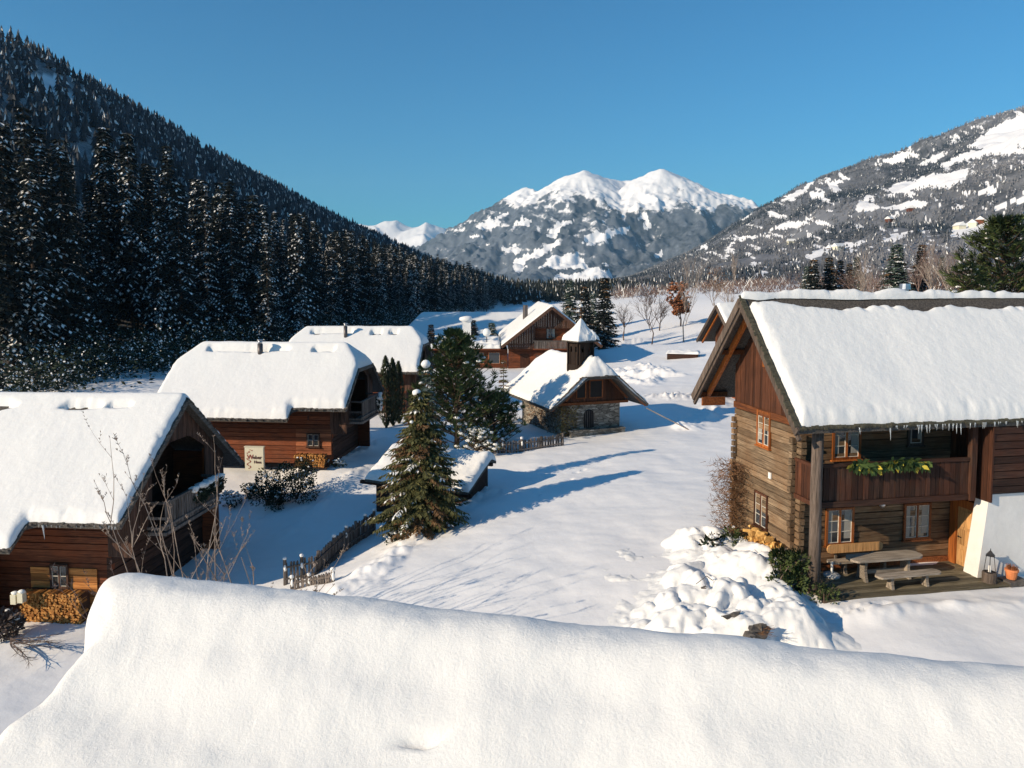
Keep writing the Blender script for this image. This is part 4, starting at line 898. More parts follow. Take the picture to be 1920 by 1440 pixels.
    for s in (-1, 1):
        for i in range(6):
            x0 = -r+i*2*r/6; rbox(tu, x0+.005, x0+2*r/6-.005, s*r-.03, s*r+.03, zb+.10, zb+.95); rbox(tu, s*r-.03, s*r+.03, x0+.005, x0+2*r/6-.005, zb+.10, zb+.95)
        for s2 in (-1, 0, 1): rbox(tu, s2*r-.16, s2*r+.16, s*r-.05, s*r+.05, zb-.3, zt); rbox(tu, s*r-.05, s*r+.05, s2*r-.16, s2*r+.16, zb-.3, zt)
        rbox(tu, -r, r, s*r-.045, s*r+.045, zt-.38, zt); rbox(tu, s*r-.045, s*r+.045, -r, r, zt-.38, zt)
    T_ = tu.build('bell_turret', TURR, t)
    mb = MB(101); mb.lathe((tx, ty, zb+1.1), [(.02, .62), (.09, .6), (.14, .4), (.16, .2), (.24, .0)], 14); mb.build('bell', METAL, T_, True)
    e = .86; PR = [rp(-e, -e), rp(e, -e), rp(e, e), rp(-e, e)]
    def tz(x, y):
        dx, dy = x-tx, y-ty; u = dx*math.cos(A)+dy*math.sin(A); v = -dx*math.sin(A)+dy*math.cos(A); d = np.maximum(np.abs(u), np.abs(v))/e
        return zt+1.15*np.clip(1-d, 0, 1)**1.35
    roof_slab('turret_roof', PR, tz, .08, .1, SHING, T_)
    snow_field('turret_snow', PR, tz, .24, .2, .045, SNOWR, T_, .06, 1.5, 71, (), .02, lambda x, y, D: .12*np.abs(fbm(x*4, y*4, 5, 3))*np.clip((x-tx)*2+.4, 0, 1))
    mb = MB(102); mb.tube([(tx, ty, zt+1.1), (tx, ty, zt+2.15)], .03, 6); mb.tube([(tx-.22, ty, zt+1.75), (tx+.22, ty, zt+1.75)], .025, 6); mb.lathe((tx, ty, zt+1.35), [(.02, 0), (.10, .08), (.02, .17)], 10); mb.build('finial_cross', VINE, T_)
    mb = MB(103); mb.blob((tx, ty, zt+2.18), .12, .1, .09, 8); mb.blob((tx-.15, ty, zt+1.82), .09, .07, .05, 8); mb.build('finial_snow', SNOWR, T_, True)
    # climbing plants on the two walls
    mb = MB(104)
    for i in range(1500):
        if mb.R.random() < .55: p = Vector((1.1-mb.R.random()*.12, 1.0+mb.R.random()*5.6, gz0+mb.R.random()**.8*2.0))
        else: p = Vector((1.1+mb.R.random()**1.6*1.1, .95-mb.R.random()*.1, gz0+mb.R.random()*1.9))
        q = Vector((mb.R.uniform(-1, 1), mb.R.uniform(-1, 1), mb.R.uniform(-1, 1))).normalized()*mb.R.uniform(.08, .2); s_ = q.orthogonal().normalized()*.03
        mm = 1 if (p.y < 1.7 and mb.R.random() < .7) else 0; mb.add([p, p+q*.5+s_, p+q, p+q*.5-s_], [(0, 1, 2, 3)], mm)
    v = mb.build('climbing_plant', [VINE, VINEY], None, False, (*O, 0), a); tag(v, 'brown and yellow climbing plant on the stone chapel corner', 'climbing plant')
    p0 = Vector(atd(1212, 765, 46.3)); p1 = Vector(atz(1292, 806, -.15)); mb = MB(105); mb.tube([p0-p1, Vector((0, 0, 0))], .035, 6); o = mb.build('wooden_pole', TWIG, None, False, p1); tag(o, 'long thin pole slanting from the chapel eave down to the snow', 'pole')
chapel()

# ------------------------------------------------------------------ big farmhouse behind the chapel and its neighbours
def farmhouse():
    O = (-1.3, 93.0); a = math.radians(2); t = thing('farmhouse', 'large brown gabled farmhouse behind the chapel with a balcony and low flat-roofed wing', 'house', (*O, 0), a)
    W, Ln, zE, zR = 12.6, 24.0, 1.4, 6.35; h = W/2; m = (zR-zE)/h
    zf = lambda x, y: smin(zE+m*x, zE+m*(W-x), .3)
    P = [(0, 0), (W, 0), (W, Ln), (0, Ln)]
    roof_slab('roof', P, zf, .2, .5, SHING, t); snow_field('roof_snow', P, zf, .35, .35, .16, SNOWR, t, .03, .6, 81, (), .03)
    f = Face('front', 1.0); mb = MB(110); boards(mb, f, .8, W-.8, 1.0, lambda x: zE+m*min(x, W-x)-.15, .3, .06, lambda x: (1.2, 3.6, 3.6) if 4.2 < x < 10.4 else None); mb.build('gable_boards', CHZ, t)
    mb = MB(111); logs(mb, Face('front', 1.6), .9, W-.9, -2.0, 1.2, .3, .3, .02); logs(mb, Face('front', 1.65), 4.3, 10.3, 1.2, 3.8, .3, .2, .02); mb.build('log_wall', CHX, t)
    mb = MB(112); mb.box(4, 10.6, .2, 1.6, .95, 1.1); mb.build('balcony_floor', CHX, t)
    mb = MB(113); y = 4.1
    while y < 10.5: mb.box(y, y+.12, .2, .26, 1.1, 2.0); y += .17
    mb.box(4, 10.6, .18, .3, 2.0, 2.12); mb.build('balcony_rail', FENCEW, t)
    window(t, Face('front', 1.65), 6.3, 2.35, 1.0, 1.25, 2, 2, fm=CHZ, curtain=True); window(t, Face('front', 1.6), 4.9, -1.1, .8, 1.2, 2, 2, fm=CHZ)
    mb = MB(114); Face('front', 1.6).box(mb, 2.4, 3.5, 0, .08, -1.9, .3); mb.build('door', REDZ, t)
    mb = MB(115); mb.tube([(3.6, 12, 3.5), (3.6, 12, 6.3)], .35, 10); mb.build('chimney', METAL, t)
    mb = MB(116); mb.beam((-.02, -.03, zE-.1), (h, -.03, zR-.1), .08, .35); mb.beam((W, -.03, zE-.1), (h, -.03, zR-.1), .08, .35); each(mb, 'bargeboard', CHZ, t)
    # low wing
    mb = MB(117); mb.box(-8.6, .8, 2.0, 10, -2.0, .9); w_ = mb.build('wing_wall', CHX, t)
    for c in (-2.9, -.9): window(t, Face('front', 2.0), c, -.9, 1.35, 1.35, 1, 1, fm=ORANGE, sill=False)
    for c in (-5.4, -7.3): window(t, Face('front', 2.0), c, -.9, 1.35, 1.35, 1, 1, fm=ORANGE, sill=False)
    P = [(-9.2, 1.2), (-.1, 1.2), (-.1, 11), (-9.2, 11)]; zf2 = lambda x, y: 1.0+.05*y+x*0
    roof_slab('wing_roof', P, zf2, .2, .5, CHX, t); snow_field('wing_snow', P, zf2, .45, .3, .12, SNOWR, t, .09, .8, 83, (), .05)
    mb = MB(118); mb.box(-5.15, -4.0, 8.6, 9.4, .8, 4.2); c_ = mb.build('white_chimney', WHITEP, t); mb = MB(119); mb.blob((-4.58, 9, 4.45), 1.0, .7, .45, 10); mb.build('snow_cap', SNOWR, c_, True)
    l = thing('ball_lamp', 'pole lamp capped by a round ball of snow on the farmhouse wing', 'lamp', LW(O, a, -1.85, 4.4, 1.5)); mb = MB(120); mb.tube([(0, 0, 0), (0, 0, 1.0)], .06, 6); mb.build('pole', METAL, l); mb = MB(121); mb.blob((0, 0, 1.4), .52, .52, .55, 12, 0, 3, .05); mb.build('snow_ball', SNOWR, l, True)
    # the broad shaded roof of the barn behind
    O2_ = (-19.5, 128); t2 = thing('barn', 'broad barn with a blue shaded snow roof between the forest and the farmhouse', 'barn', (*O2_, 0), .06)
    L2, D2, e, r = 24, 12.0, -.9, 4.0; mm = (r-e)/D2*1.0
    zf3 = lambda x, y: smin(smin(e+mm*y, e+mm*(2*D2-y), .5), e+.8+1.1*(x+.3), .5)
    P = [(0, 0), (L2, 0), (L2, 2*D2), (0, 2*D2)]; roof_slab('roof', P, zf3, .2, .8, SHING, t2); snow_field('roof_snow', P, zf3, .35, .4, .25, SNOWR, t2, .02, .4, 85, (), .02)
    mb = MB(122); mb.box(1.2, L2-1, 1.5, 2*D2-1.5, -2.5, e+.8); mb.build('wall', CHX, t2)
farmhouse()
def small_gable():
    a = .185; O = (17.05, 56.6); t = thing('gabled_house', 'distant brown gable with a snowy roof peeking out behind the log house', 'house', (*O, 0), a)
    h, zE, zR, L = 3.5, 4.3, 7.35, 9; m = (zR-zE)/h; zf = lambda x, y: zE+m*np.minimum(y, 2*h-y)
    roof_slab('roof', [(0, 0), (L, 0), (L, 2*h), (0, 2*h)], zf, .16, .25, SHING, t); snow_field('roof_snow', [(0, 0), (L, 0), (L, 2*h), (0, 2*h)], lambda x, y: zE+m*smin(y, 2*h-y, .25), .25, .25, .12, SNOWR, t, .05, 1, 87)
    mb = MB(125); mb.beam((-.03, 0, zE-.13), (-.03, h, zR-.13), .06, .26); mb.beam((-.03, 2*h, zE-.13), (-.03, h, zR-.13), .06, .26); each(mb, 'bargeboard', GREYZ, t)
    mb = MB(126); mb.beam((.4, 2*h-.2, zE-.2), (.4, h, zR-.35), .13, .18); each(mb, 'rafter', ORANGE, t)
    f = Face('left', 1.2); mb = MB(127); boards(mb, f, 1, 2*h-1, 0, lambda y: zE+m*min(y, 2*h-y)-.2, .2); mb.build('gable_boards', REDZ, t)
    mb = MB(128); mb.box(1.25, L-1, 1, 2*h-1, -.5, zE+.2); mb.build('wall', CHX, t)
small_gable()
def shed():
    B = (-1.95, 32.8); ang = math.atan2(-2.3, 5); O = (B[0], B[1]); t = thing('low_shed', 'low dark shed half sunk in snow with a thick snowy roof, beside the big spruce', 'shed', (*O, 0), ang)
    h, zE, zR, L = 2.35, -.42, .62, 5.6; m = (zR-zE)/h; zf = lambda x, y: smin(zE+m*y, zE+m*(2*h-y), .2)
    P = [(-L, 0), (0, 0), (0, h+.5), (-L, h+.5)]; roof_slab('roof', P, zf, .12, .2, SHING, t)
    snow_field('roof_snow', P, zf, .34, .3, .06, SNOWR, t, .04, .8, 91, (), .03)
    mb = MB(130); mb.prism([(-L+.4, .35, -2.2), (-L+.4, h+.3, -2.2), (-L+.4, h+.3, zR-.3), (-L+.4, h, zR-.15), (-L+.4, .35, zE+.02)], (L-.75, 0, 0)); mb.build('plank_wall', DARKX, t)
    mb = MB(131)
    for y in (.1, h-.1): mb.beam((-L-.3, y, zE-.2+m*min(y, 2*h-y)), (.1, y, zE-.2+m*min(y, 2*h-y)), .14, .16)
    each(mb, 'purlin', DARKX, t)
    p = atz(1255, 662, -.4); t = thing('wooden_tub', 'dark low wooden tub under snow on the open field behind the chapel', 'tub', (p[0], 96, -.55), -.3)
    mb = MB(132); mb.box(-1.9, 1.9, -1.2, 1.2, 0, .85); mb.build('side', DARKX, t); snow_field('snow_cover', [(-2.1, -1.4), (2.1, -1.4), (2.1, 1.4), (-2.1, 1.4)], lambda x, y: .86+0*x, .3, .4, .12, SNOWR, t, .1, .8, 93)
shed()

# ------------------------------------------------------------------ house sign, white wall, firewood, lanterns by the chalets
def near_chalets():
    S2 = LW(O2, A2, -4.75, -.75, -.95); t = thing('house_sign', 'cream house sign reading Weber Haus beside the middle chalet door', 'sign', S2, A2)
    mb = MB(140); mb.box(-.52, .50, 0, .16, 0, 1.25); mb.box(-.55, .53, -.02, .18, 1.25, 1.29); mb.build('sign_board', CREAM, t)
    def text(body, x, z, size, mat, name):
        c = bpy.data.curves.new(name, 'FONT'); c.body = body; c.size = size; c.extrude = .006; c.offset = .006; o = bpy.data.objects.new('t', c); C.objects.link(o)
        dg = bpy.context.evaluated_depsgraph_get(); me = bpy.data.meshes.new_from_object(o.evaluated_get(dg)); bpy.data.objects.remove(o)
        me.materials.clear(); me.materials.append(mat); q = link(name, me, t); q.location = (x, -.012, z); q.rotation_euler = (math.pi/2, 0, 0)
    text('W', -.40, .62, .34, INK, 'initial_letter'); text('eber', -.07, .63, .26, INK2, 'lettering'); text('Haus', -.02, .40, .20, INK2, 'lettering')
    mb = MB(141)
    for k in range(14): q = k*.5; x = -.33+.10*math.sin(q*1.7); z = .08+k*.04; mb.prism([(x, -.01, z), (x+.07, -.01, z+.03), (x+.02, -.01, z+.08)], (0, .005, 0))
    for (x, z, s) in ((-.28, .98, .07), (-.12, 1.06, .05), (-.38, .92, .05), (-.22, 1.10, .04)): mb.prism([(x-s, -.01, z), (x, -.01, z+s*.9), (x+s, -.01, z+s*.3), (x, -.01, z-s*.4)], (0, .005, 0))
    mb.build('painted_vine', INK, t)
    for (O, a, x0, x1, z0, z1, y, lab, mt) in [(O1, A1, -4.25, -2.0, -3.25, -2.15, .65, 'stack of split logs under the lit window of the nearest chalet', FIREO), (O2, A2, -3.15, -1.45, -1.0, -.38, .75, 'low stack of round logs under the middle chalet window', FIREO)]:
        t3 = thing('log_pile', lab, 'firewood', (O[0], O[1], 0), a, 'log piles against the chalet walls'); mb = MB(142)
        z = z0
        while z < z1:
            x = x0+mb.R.uniform(0, .08)
            while x < x1:
                r = mb.R.uniform(.035, .075); n = mb.R.choice([3, 4, 5, 6]); a0 = mb.R.uniform(0, 6); yy = y-mb.R.uniform(0, .08)
                mb.prism([(x+r*math.cos(a0+6.283*k/n), yy, z+r*math.sin(a0+6.283*k/n)) for k in range(n)][::-1], (0, .4, 0)); x += r*1.9
            z += .095
        mb.build('stacked_logs', mt, t3); mb = MB(143); mb.box(x0-.1, x1+.1, y-.02, ov_y(O), z0-.12, z0-.05); mb.box(x0, x1, y+.12, ov_y(O), z0-.04, z1-.06); mb.build('pallet', DARKX, t3)
def ov_y(O): return 1.18
near_chalets()
def left_corner():
    a = A1; x0, y0 = -5.9, -.15
    t = thing('white_garden_wall', 'white rendered wall end at the left edge beside the nearest chalet', 'wall', (*O1, 0), a); mb = MB(150)
    mb.add([(-12, y0, -3.7), (x0+.72, y0, -3.7), (x0+.72, y0+.5, -3.7), (-12, y0+.5, -3.7), (-12, y0+.05, -1.25), (x0+.62, y0+.05, -1.25), (x0+.62, y0+.5, -1.25), (-12, y0+.5, -1.25)], [(3, 2, 1, 0), (4, 5, 6, 7), (0, 1, 5, 4), (1, 2, 6, 5), (2, 3, 7, 6), (3, 0, 4, 7)])
    mb.build('wall', PLASTER, t); mb = MB(151); mb.box(-12, x0+.7, y0-.06, y0+.6, -1.245, -1.0); mb.build('cap_beam', DARKX, t)
    for i, (x, lab) in enumerate([(-4.18, 'left of two small cream paper lanterns on the firewood by the nearest chalet'), (-3.92, 'right of two small cream paper lanterns on the firewood by the nearest chalet')]):
        l = thing('paper_lantern', lab, 'lantern', LW(O1, a, x, .3, -2.42+.06*i), a); mb = MB(152); mb.box(-.10, .10, -.1, .1, 0, .34); mb.build('box', CREAM, l)
        mb = MB(153); mb.blob((.02, 0, .38), .13, .1, .08, 8, 0, i); mb.build('snow_cap', SNOWR, l, True)
left_corner()

# ------------------------------------------------------------------ fences
def fence(name, label, pts, hgt, posts, capk, dens=.125, seed=0, lean=0):
    P = [Vector(p) for p in pts]; o = P[0].copy(); t = thing(name, label, 'fence', o); mb = MB(seed); rl = MB(seed+1)
    for a, b in zip(P[:-1], P[1:]):
        L = (b-a).length; d = (b-a)/L; n = max(1, int(L/dens)); nn = d.cross(Vector((0, 0, 1))).normalized()
        for i in range(n):
            p = a+d*(i+.5)/n*L-o; hh = hgt*mb.R.uniform(.93, 1.04); wv = d*dens*.33; th = nn*.022; ln = d*mb.R.uniform(-.04, .04)
            mb.prism([p-wv-th, p+wv-th, p+wv+ln-th+Vector((0, 0, hh-.05)), p+ln-th+Vector((0, 0, hh)), p-wv+ln-th+Vector((0, 0, hh-.05))], th*2)
        for z in (.28, .74): rl.beam(a-o+nn*.05+Vector((0, 0, hgt*z)), b-o+nn*.05+Vector((0, 0, hgt*z)), .05, .07)
    mb.build('pickets', FENCEW, t); rl.build('rail', FENCEW, t)
    for k in range(posts):
        q = k/(posts-1)*(len(P)-1); i = min(int(q), len(P)-2); p = P[i].lerp(P[i+1], q-i)-o
        m2 = MB(seed+5+k); m2.tube([p+Vector((0, 0, -.3)), p+Vector((0, 0, hgt*1.05))], [.075, .065], 7); ps = m2.build('post', FENCEW, t)
        if k in capk:
            m3 = MB(seed+50+k); s = m3.R.uniform(.4, .65); m3.blob(p+Vector((0, 0, hgt*1.05+.08*s)), .16*s, .15*s, .14*s, 10, 0, k, .1)
            if m3.R.random() < .8: m3.blob(p+Vector((.02, -.05, hgt*.72)), .11*s, .1*s, .26*s, 8, 0, k+9, .2)
            m3.build('snow_cap', SNOWR, ps, True)
fence('picket_fence', 'dark leaning picket fence with snow capped posts beside the shaded lane', [atz(x, y, z) for x, y, z in [(535, 1098, -2.72), (590, 1088, -2.6), (640, 1040, -2.4), (672, 1018, -2.3), (702, 1000, -2.2)]], .98, 8, {0, 1, 3, 4, 6, 7}, .13, 200)
fence('garden_fence', 'sunlit grey picket fence in front of the chapel', [atz(x, y, z) for x, y, z in [(880, 838, -.75), (915, 850, -.72), (960, 852, -.68), (1005, 846, -.6), (1055, 838, -.5)]], .78, 6, {1, 2, 3}, .17, 230)
fence('short_fence', 'short snow-crusted run of fence just above the foreground roof', [atz(x, y, z) for x, y, z in [(548, 1112, -2.6), (580, 1108, -2.45), (625, 1100, -2.0)]], .55, 3, {0, 1, 2}, .15, 250)

# ------------------------------------------------------------------ vegetation generators
def spruce_mesh(h, r, whorls, per, twn, snow, seed, mats, droop=.35, bare=.06, brown=0, tw=.30, twd=.055, top=.02, name='crown'):
    R = random.Random(seed); mb = MB(seed)
    for i in range(whorls):
        f = (i+R.random()*.6)/whorls; z = h*(bare+(1-bare-top)*f); L0 = r*(1-f)**.75*(1 if f > .12 else .75+f*2); L0 = max(L0, .12*r)
        n = max(3, int(per*(.55+.45*(1-f)))); ph = R.uniform(0, 6.28)
        for k in range(n):
            az = ph+6.283*k/n+R.uniform(-.25, .25); L = L0*R.uniform(.62, 1.18); dx, dy = math.cos(az), math.sin(az); dr = droop*R.uniform(.6, 1.3)
            def pos(s): return Vector((dx*L*s, dy*L*s, z+L*(.12*s-dr*s**1.7+.10*s**4)))
            side = Vector((-dy, dx, 0)); n2 = max(2, int(twn*L/r+1)); br = R.random() < brown*(1.2-f*.2); sn = R.random()
            for j in range(n2+1):
                s = .12+.88*j/n2; p = pos(s); d = (pos(min(1, s+.05))-pos(s-.05)).normalized(); tl = tw*r*(1-.55*s)*R.uniform(.7, 1.25)
                for sg in ((-1, 1) if j < n2 else (0,)):
                    q = (d*R.uniform(.5, .9)+side*sg*R.uniform(.6, 1)+Vector((0, 0, R.uniform(-.55, -.05)))).normalized()*tl; wv = q.cross(Vector((0, 0, 1))); wv = wv.normalized()*twd*r if wv.length > 1e-4 else side*twd*r
                    u = Vector((0, 0, -tl*R.uniform(.1, .35))); mm = 2 if br else 0
                    mb.add([p, p+q*.45+wv, p+q+u*.5, p+q*.45-wv], [(0, 1, 2, 3)], mm); mb.add([p, p+q*.5+u, p+q*.95], [(0, 1, 2)], mm)
                    if sn < snow and R.random() < .75:
                        e = Vector((0, 0, .012*r+.01)); c = .8; mb.add([p+e, p+q*.4+wv*c+e, p+q*.8+e+u*.3, p+q*.4-wv*c+e], [(0, 1, 2, 3)], 1)
    mb.add([(-.03*r, 0, h*.9), (.03*r, 0, h*.9), (0, 0, h)], [(0, 1, 2)], 0); mb.add([(0, -.03*r, h*.9), (0, .03*r, h*.9), (0, 0, h)], [(0, 1, 2)], 0)
    return mesh_np(name, mb.v, mb.f, None, False, {'rnd': mb.r}, mb.m, mats)
def trunk_mesh(h, r0, seed=0, n=7, bend=.0):
    mb = MB(seed); mb.tube([(bend*math.sin(3*k/6), 0, h*k/6-.3*(k == 0)) for k in range(7)], [r0*(1-.93*k/6) for k in range(7)], n); return mesh_np('trunk', mb.v, mb.f, None, True, {'rnd': mb.r}, mb.m, [BARK])
def tree_from(cr, tr, name, label, cat, loc, rz=0, sc=1, group=None):
    t = thing(name, label, cat, loc, rz, group); link('crown', cr, t); link('trunk', tr, t); t.scale = (sc, sc, sc) if not isinstance(sc, tuple) else sc; return t
def snowball(par, p, r, seed=0, name='snow_clump'):
    mb = MB(seed); mb.blob(p, r, r*.9, r*.8, 10, 0, seed, .1); return mb.build(name, SNOWR, par, True)

# hero trees between the shed and the farmhouse
p = atz(790, 985, -1.25)
tA = tree_from(spruce_mesh(5.9, 2.15, 40, 16, 15, .25, 7, [NEEDG, SNOW, NEEDB], .42, .03, .22, .24, .026), trunk_mesh(5.6, .12, 3), 'spruce_tree', 'olive and brown spruce in front of the low shed, snowball on its tip', 'spruce', p, .4)
snowball(tA, (-.15, 0, 5.62), .19, 1); snowball(tA, (-.5, -.45, 4.5), .08, 2)
p = atd(803, 860, 34.6)
tB = tree_from(spruce_mesh(6.6, 1.15, 30, 10, 8, .2, 8, [NEEDT, SNOW, NEEDB], .3, .05, .12, .3, .04), trunk_mesh(6.2, .11, 4), 'spruce_tree', 'narrow blue-green spruce right behind the olive spruce, snowball on its top', 'spruce', (p[0], p[1], -1.2), 1)
snowball(tB, (-.12, 0, 6.38), .24, 7)
def pine_mesh(h, r, n, seed, mats, base=.22, snow=.12, cl=.42, round_=.6, needles=16):
    R = random.Random(seed); mb = MB(seed); tk = MB(seed+1); tk.tube([(0, 0, -.3), (.05, 0, h*.3), (-.03, .02, h*.65), (0, 0, h*.97)], [.15*r/2.3, .12*r/2.3, .07*r/2.3, .02], 8)
    for i in range(n):
        f = R.random()**.85; z = h*(base+(1-base)*f); L = r*(1-f**1.6)**round_*R.uniform(.45, 1.08)+.08; az = R.uniform(0, 6.28); e = Vector((math.cos(az)*L, math.sin(az)*L, z+L*.28)); s = Vector((0, 0, z-.25*L))
        mid = s.lerp(e, .5)+Vector((0, 0, -.06*L)); tk.tube([s, mid, e], [.035, .025, .012], 4)
        for c, kk in ((e, 1.0), (s.lerp(e, .72), .8), (s.lerp(e, .45)+Vector((R.uniform(-.1, .1), R.uniform(-.1, .1), 0)), .6)):
            if (c-Vector((0, 0, c.z))).length < .25*L and f < .8: continue
            ax = (e-s).normalized()*.6+Vector((0, 0, .8)); ax.normalize()
            for j in range(int(needles*kk)):
                q = (ax+Vector((R.uniform(-1, 1), R.uniform(-1, 1), R.uniform(-.7, .7)))*.95).normalized()*cl*kk*R.uniform(.6, 1.1); wv = q.orthogonal().normalized()*.030*(cl/.42); b = c+Vector((R.uniform(-.06, .06), R.uniform(-.06, .06), R.uniform(-.05, .05)))
                mb.add([b-wv*.5, b+q*.5+wv, b+q, b+q*.5-wv], [(0, 1, 2, 3)], 0)
            if R.random() < snow: mb.blob(c+Vector((0, 0, .10)), .16*kk, .15*kk, .08*kk, 6, 1, i, .2)
    return mesh_np('crown', mb.v, mb.f, None, False, {'rnd': mb.r}, mb.m, mats), mesh_np('trunk', tk.v, tk.f, None, False, {'rnd': tk.r}, tk.m, [BARK])
p = atd(856, 845, 43.0); cr, tr = pine_mesh(7.1, 2.55, 330, 12, [NEEDP, SNOW], .16, .045)
tP = tree_from(cr, tr, 'pine_tree', 'dark green pine with upright tufts in the middle, tallest of the garden trees', 'pine', (p[0], p[1], -1.0))
cr, tr = pine_mesh(3.0, 2.0, 110, 13, [NEEDP, SNOW], .1, .10); p = atd(925, 812, 44.5); tree_from(cr, tr, 'mountain_pine', 'low spreading dark pine bush left of the chapel eave', 'pine', (p[0], p[1], -.7))
p = atd(944, 800, 51); tree_from(spruce_mesh(5.1, .85, 22, 8, 6, .35, 14, [NEEDG, SNOW, NEEDB], .3, .05, .5, .3, .05), trunk_mesh(4.8, .09, 3), 'spruce_tree', 'thin brownish spruce in front of the farmhouse door left of the chapel roof', 'spruce', (p[0], p[1], -1.1))
p = atd(892, 800, 41.5); tree_from(*pine_mesh(1.6, 1.5, 50, 15, [NEEDP, SNOW], .1, .9, .35), 'mountain_pine', 'knee-high pine bush loaded with snow below the tall green pine', 'pine', (p[0], p[1], -.9))
# thujas
def thuja(px, d, zb, h, r, label, seed):
    R = random.Random(seed); mb = MB(seed)
    for i in range(1500):
        f = R.random(); z = h*f; rr = r*(math.sin(min(1, f*3.5)*1.57))*(1-f**3)**.8; az = R.uniform(0, 6.28); k = R.uniform(.7, 1.05); p = Vector((math.cos(az)*rr*k, math.sin(az)*rr*k, z)); q = Vector((math.cos(az)*.3, math.sin(az)*.3, 1)).normalized()*R.uniform(.12, .3); wv = q.cross(Vector((math.cos(az), math.sin(az), 0))).normalized()*.05
        mb.add([p, p+q*.5+wv, p+q, p+q*.5-wv], [(0, 1, 2, 3)])
    x = (px-960)/FPX*d; t = thing('thuja', label, 'thuja', (x, d, zb), 0, 'columnar thujas at the chalet corner'); link('crown', mesh_np('crown', mb.v, mb.f, None, False, {'rnd': mb.r}, mb.m, [THUJ]), t)
    mb = MB(1); mb.tube([(0, 0, -.2), (0, 0, h*.85)], [.1, .03], 6); mb.build('trunk', BARK, t)
thuja(722, 52, -1.2, 5.0, .62, 'left and tallest columnar thuja beside the middle chalet', 1); thuja(735, 52.6, -1.2, 4.8, .6, 'middle columnar thuja of the three beside the middle chalet', 2); thuja(746, 53.4, -1.2, 4.5, .5, 'right and slimmest of the three columnar thujas', 3)

# bare broadleaf trees
def bare_mesh(h, spread, seed, mat, depth=4, r0=.09, nb=5, leaves=None, ln=0, trunkf=.3, sides=4, up=.35, lsz=.12):
    R = random.Random(seed); mb = MB(seed); tk = MB(seed+1); tips = []
    def grow(p, d, L, r, lv):
        q = p+d*L*.5+Vector((R.uniform(-.06, .06), R.uniform(-.06, .06), 0))*L; e = p+d*L+Vector((R.uniform(-.1, .1), R.uniform(-.1, .1), 0))*L
        (tk if lv == 0 else mb).tube([p, q, e], [r, r*.8, r*.55], 6 if lv == 0 else sides)
        tips.append((e, lv))
        if lv >= depth: return
        for k in range(nb if lv < 2 else 3):
            az = R.uniform(0, 6.28); s = R.uniform(.35, 1); b = p.lerp(e, s) if lv else p.lerp(e, R.uniform(.45, 1)); a = spread*R.uniform(.6, 1.2)
            nd = (d*math.cos(a)+(d.orthogonal().normalized()*math.cos(az)+d.cross(d.orthogonal().normalized())*math.sin(az))*math.sin(a)+Vector((0, 0, up*.5))).normalized(); grow(b, nd, L*R.uniform(.5, .78), r*.5, lv+1)
        if lv == 0: grow(e, (d+Vector((R.uniform(-.1, .1), R.uniform(-.1, .1), .3))).normalized(), L*.8, r*.6, 1)
    grow(Vector((0, 0, -.2)), Vector((0, 0, 1)), h*trunkf+.2 if depth else h, r0, 0)
    zs = max(v[2] for v in mb.v); k = h/zs
    mb.v = [(v[0]*k, v[1]*k, v[2]*k) for v in mb.v]; tk.v = [(v[0]*k, v[1]*k, v[2]*k) for v in tk.v]
    mats = [mat]
    if leaves:
        mats.append(leaves); tp = [e*k for e, lv in tips if lv >= 2]
        for i in range(ln):
            p = R.choice(tp)+Vector((R.uniform(-.3, .3), R.uniform(-.3, .3), R.uniform(-.35, .2)))*h*.05; q = Vector((R.uniform(-1, 1), R.uniform(-1, 1), R.uniform(-1, .4))).normalized()*lsz; wv = q.orthogonal().normalized()*lsz*.4; mb.add([p, p+q*.5+wv, p+q, p+q*.5-wv], [(0, 1, 2, 3)], 1)
    return mesh_np('crown', mb.v, mb.f, None, False, {'rnd': mb.r}, mb.m, mats), mesh_np('trunk', tk.v, tk.f, None, True, {'rnd': tk.r}, tk.m, [mat])
def bare(px, py, ptop, zb, seed, label, mat=TWIGD, leaves=None, ln=0, spread=.75, d=None, name='bare_tree', cat='tree', r0=.1, up=.35, lsz=.16, group=None, depth=4, nb=5):
    if d is None: P_ = atz(px, py, zb)
    else: P_ = atd(px, py, d)
    x, y = P_[0], P_[1]; zb = gz(x, y)-.1; top = CZ+(HOR-ptop)/FPX*y; cr, tr = bare_mesh(max(1, top-zb), spread, seed, mat, depth, r0, nb, leaves, ln, .3, 3, up, lsz)
    return tree_from(cr, tr, name, label, cat, (x, y, zb), 0, 1, group)
bare(1170, 638, 560, -.6, 21, 'small bare tree leftmost on the sunny field behind the bell turret', TWIGD)
bare(1222, 640, 522, -.3, 22, 'tall bare grey tree in front of the snow bank, left of the russet tree', TWIGD, RUST, 60, .7)
bare(1236, 622, 548, .3, 23, 'slim bare tree close behind the tall grey one on the field', TWIGD)
bare(1276, 618, 528, .6, 24, 'russet-leaved tree on the snow bank behind the chapel', TWIGD, RUST, 2600, .75, None, 'beech_tree', r0=.13, lsz=.5)
bare(1282, 636, 470, .1, 25, 'very thin pale birch standing in front of the russet tree', TWIGB, None, 0, .35, None, 'birch_tree', 'birch', .09, .8)
bare(1338, 600, 500, 2.0, 26, 'yellowish bare tree just left of the distant gable', TWIG, VINE, 500, .6, lsz=.25)
bare(1362, 600, 512, 3.0, 27, 'pale bare tree behind the distant gable apex', TWIG, None, 0, .5)
bare(1375, 580, 470, 3.0, 28, 'thin pale birch nearest the log house ridge', TWIGB, None, 0, .35, None, 'birch_tree', 'birch', .09, .8)
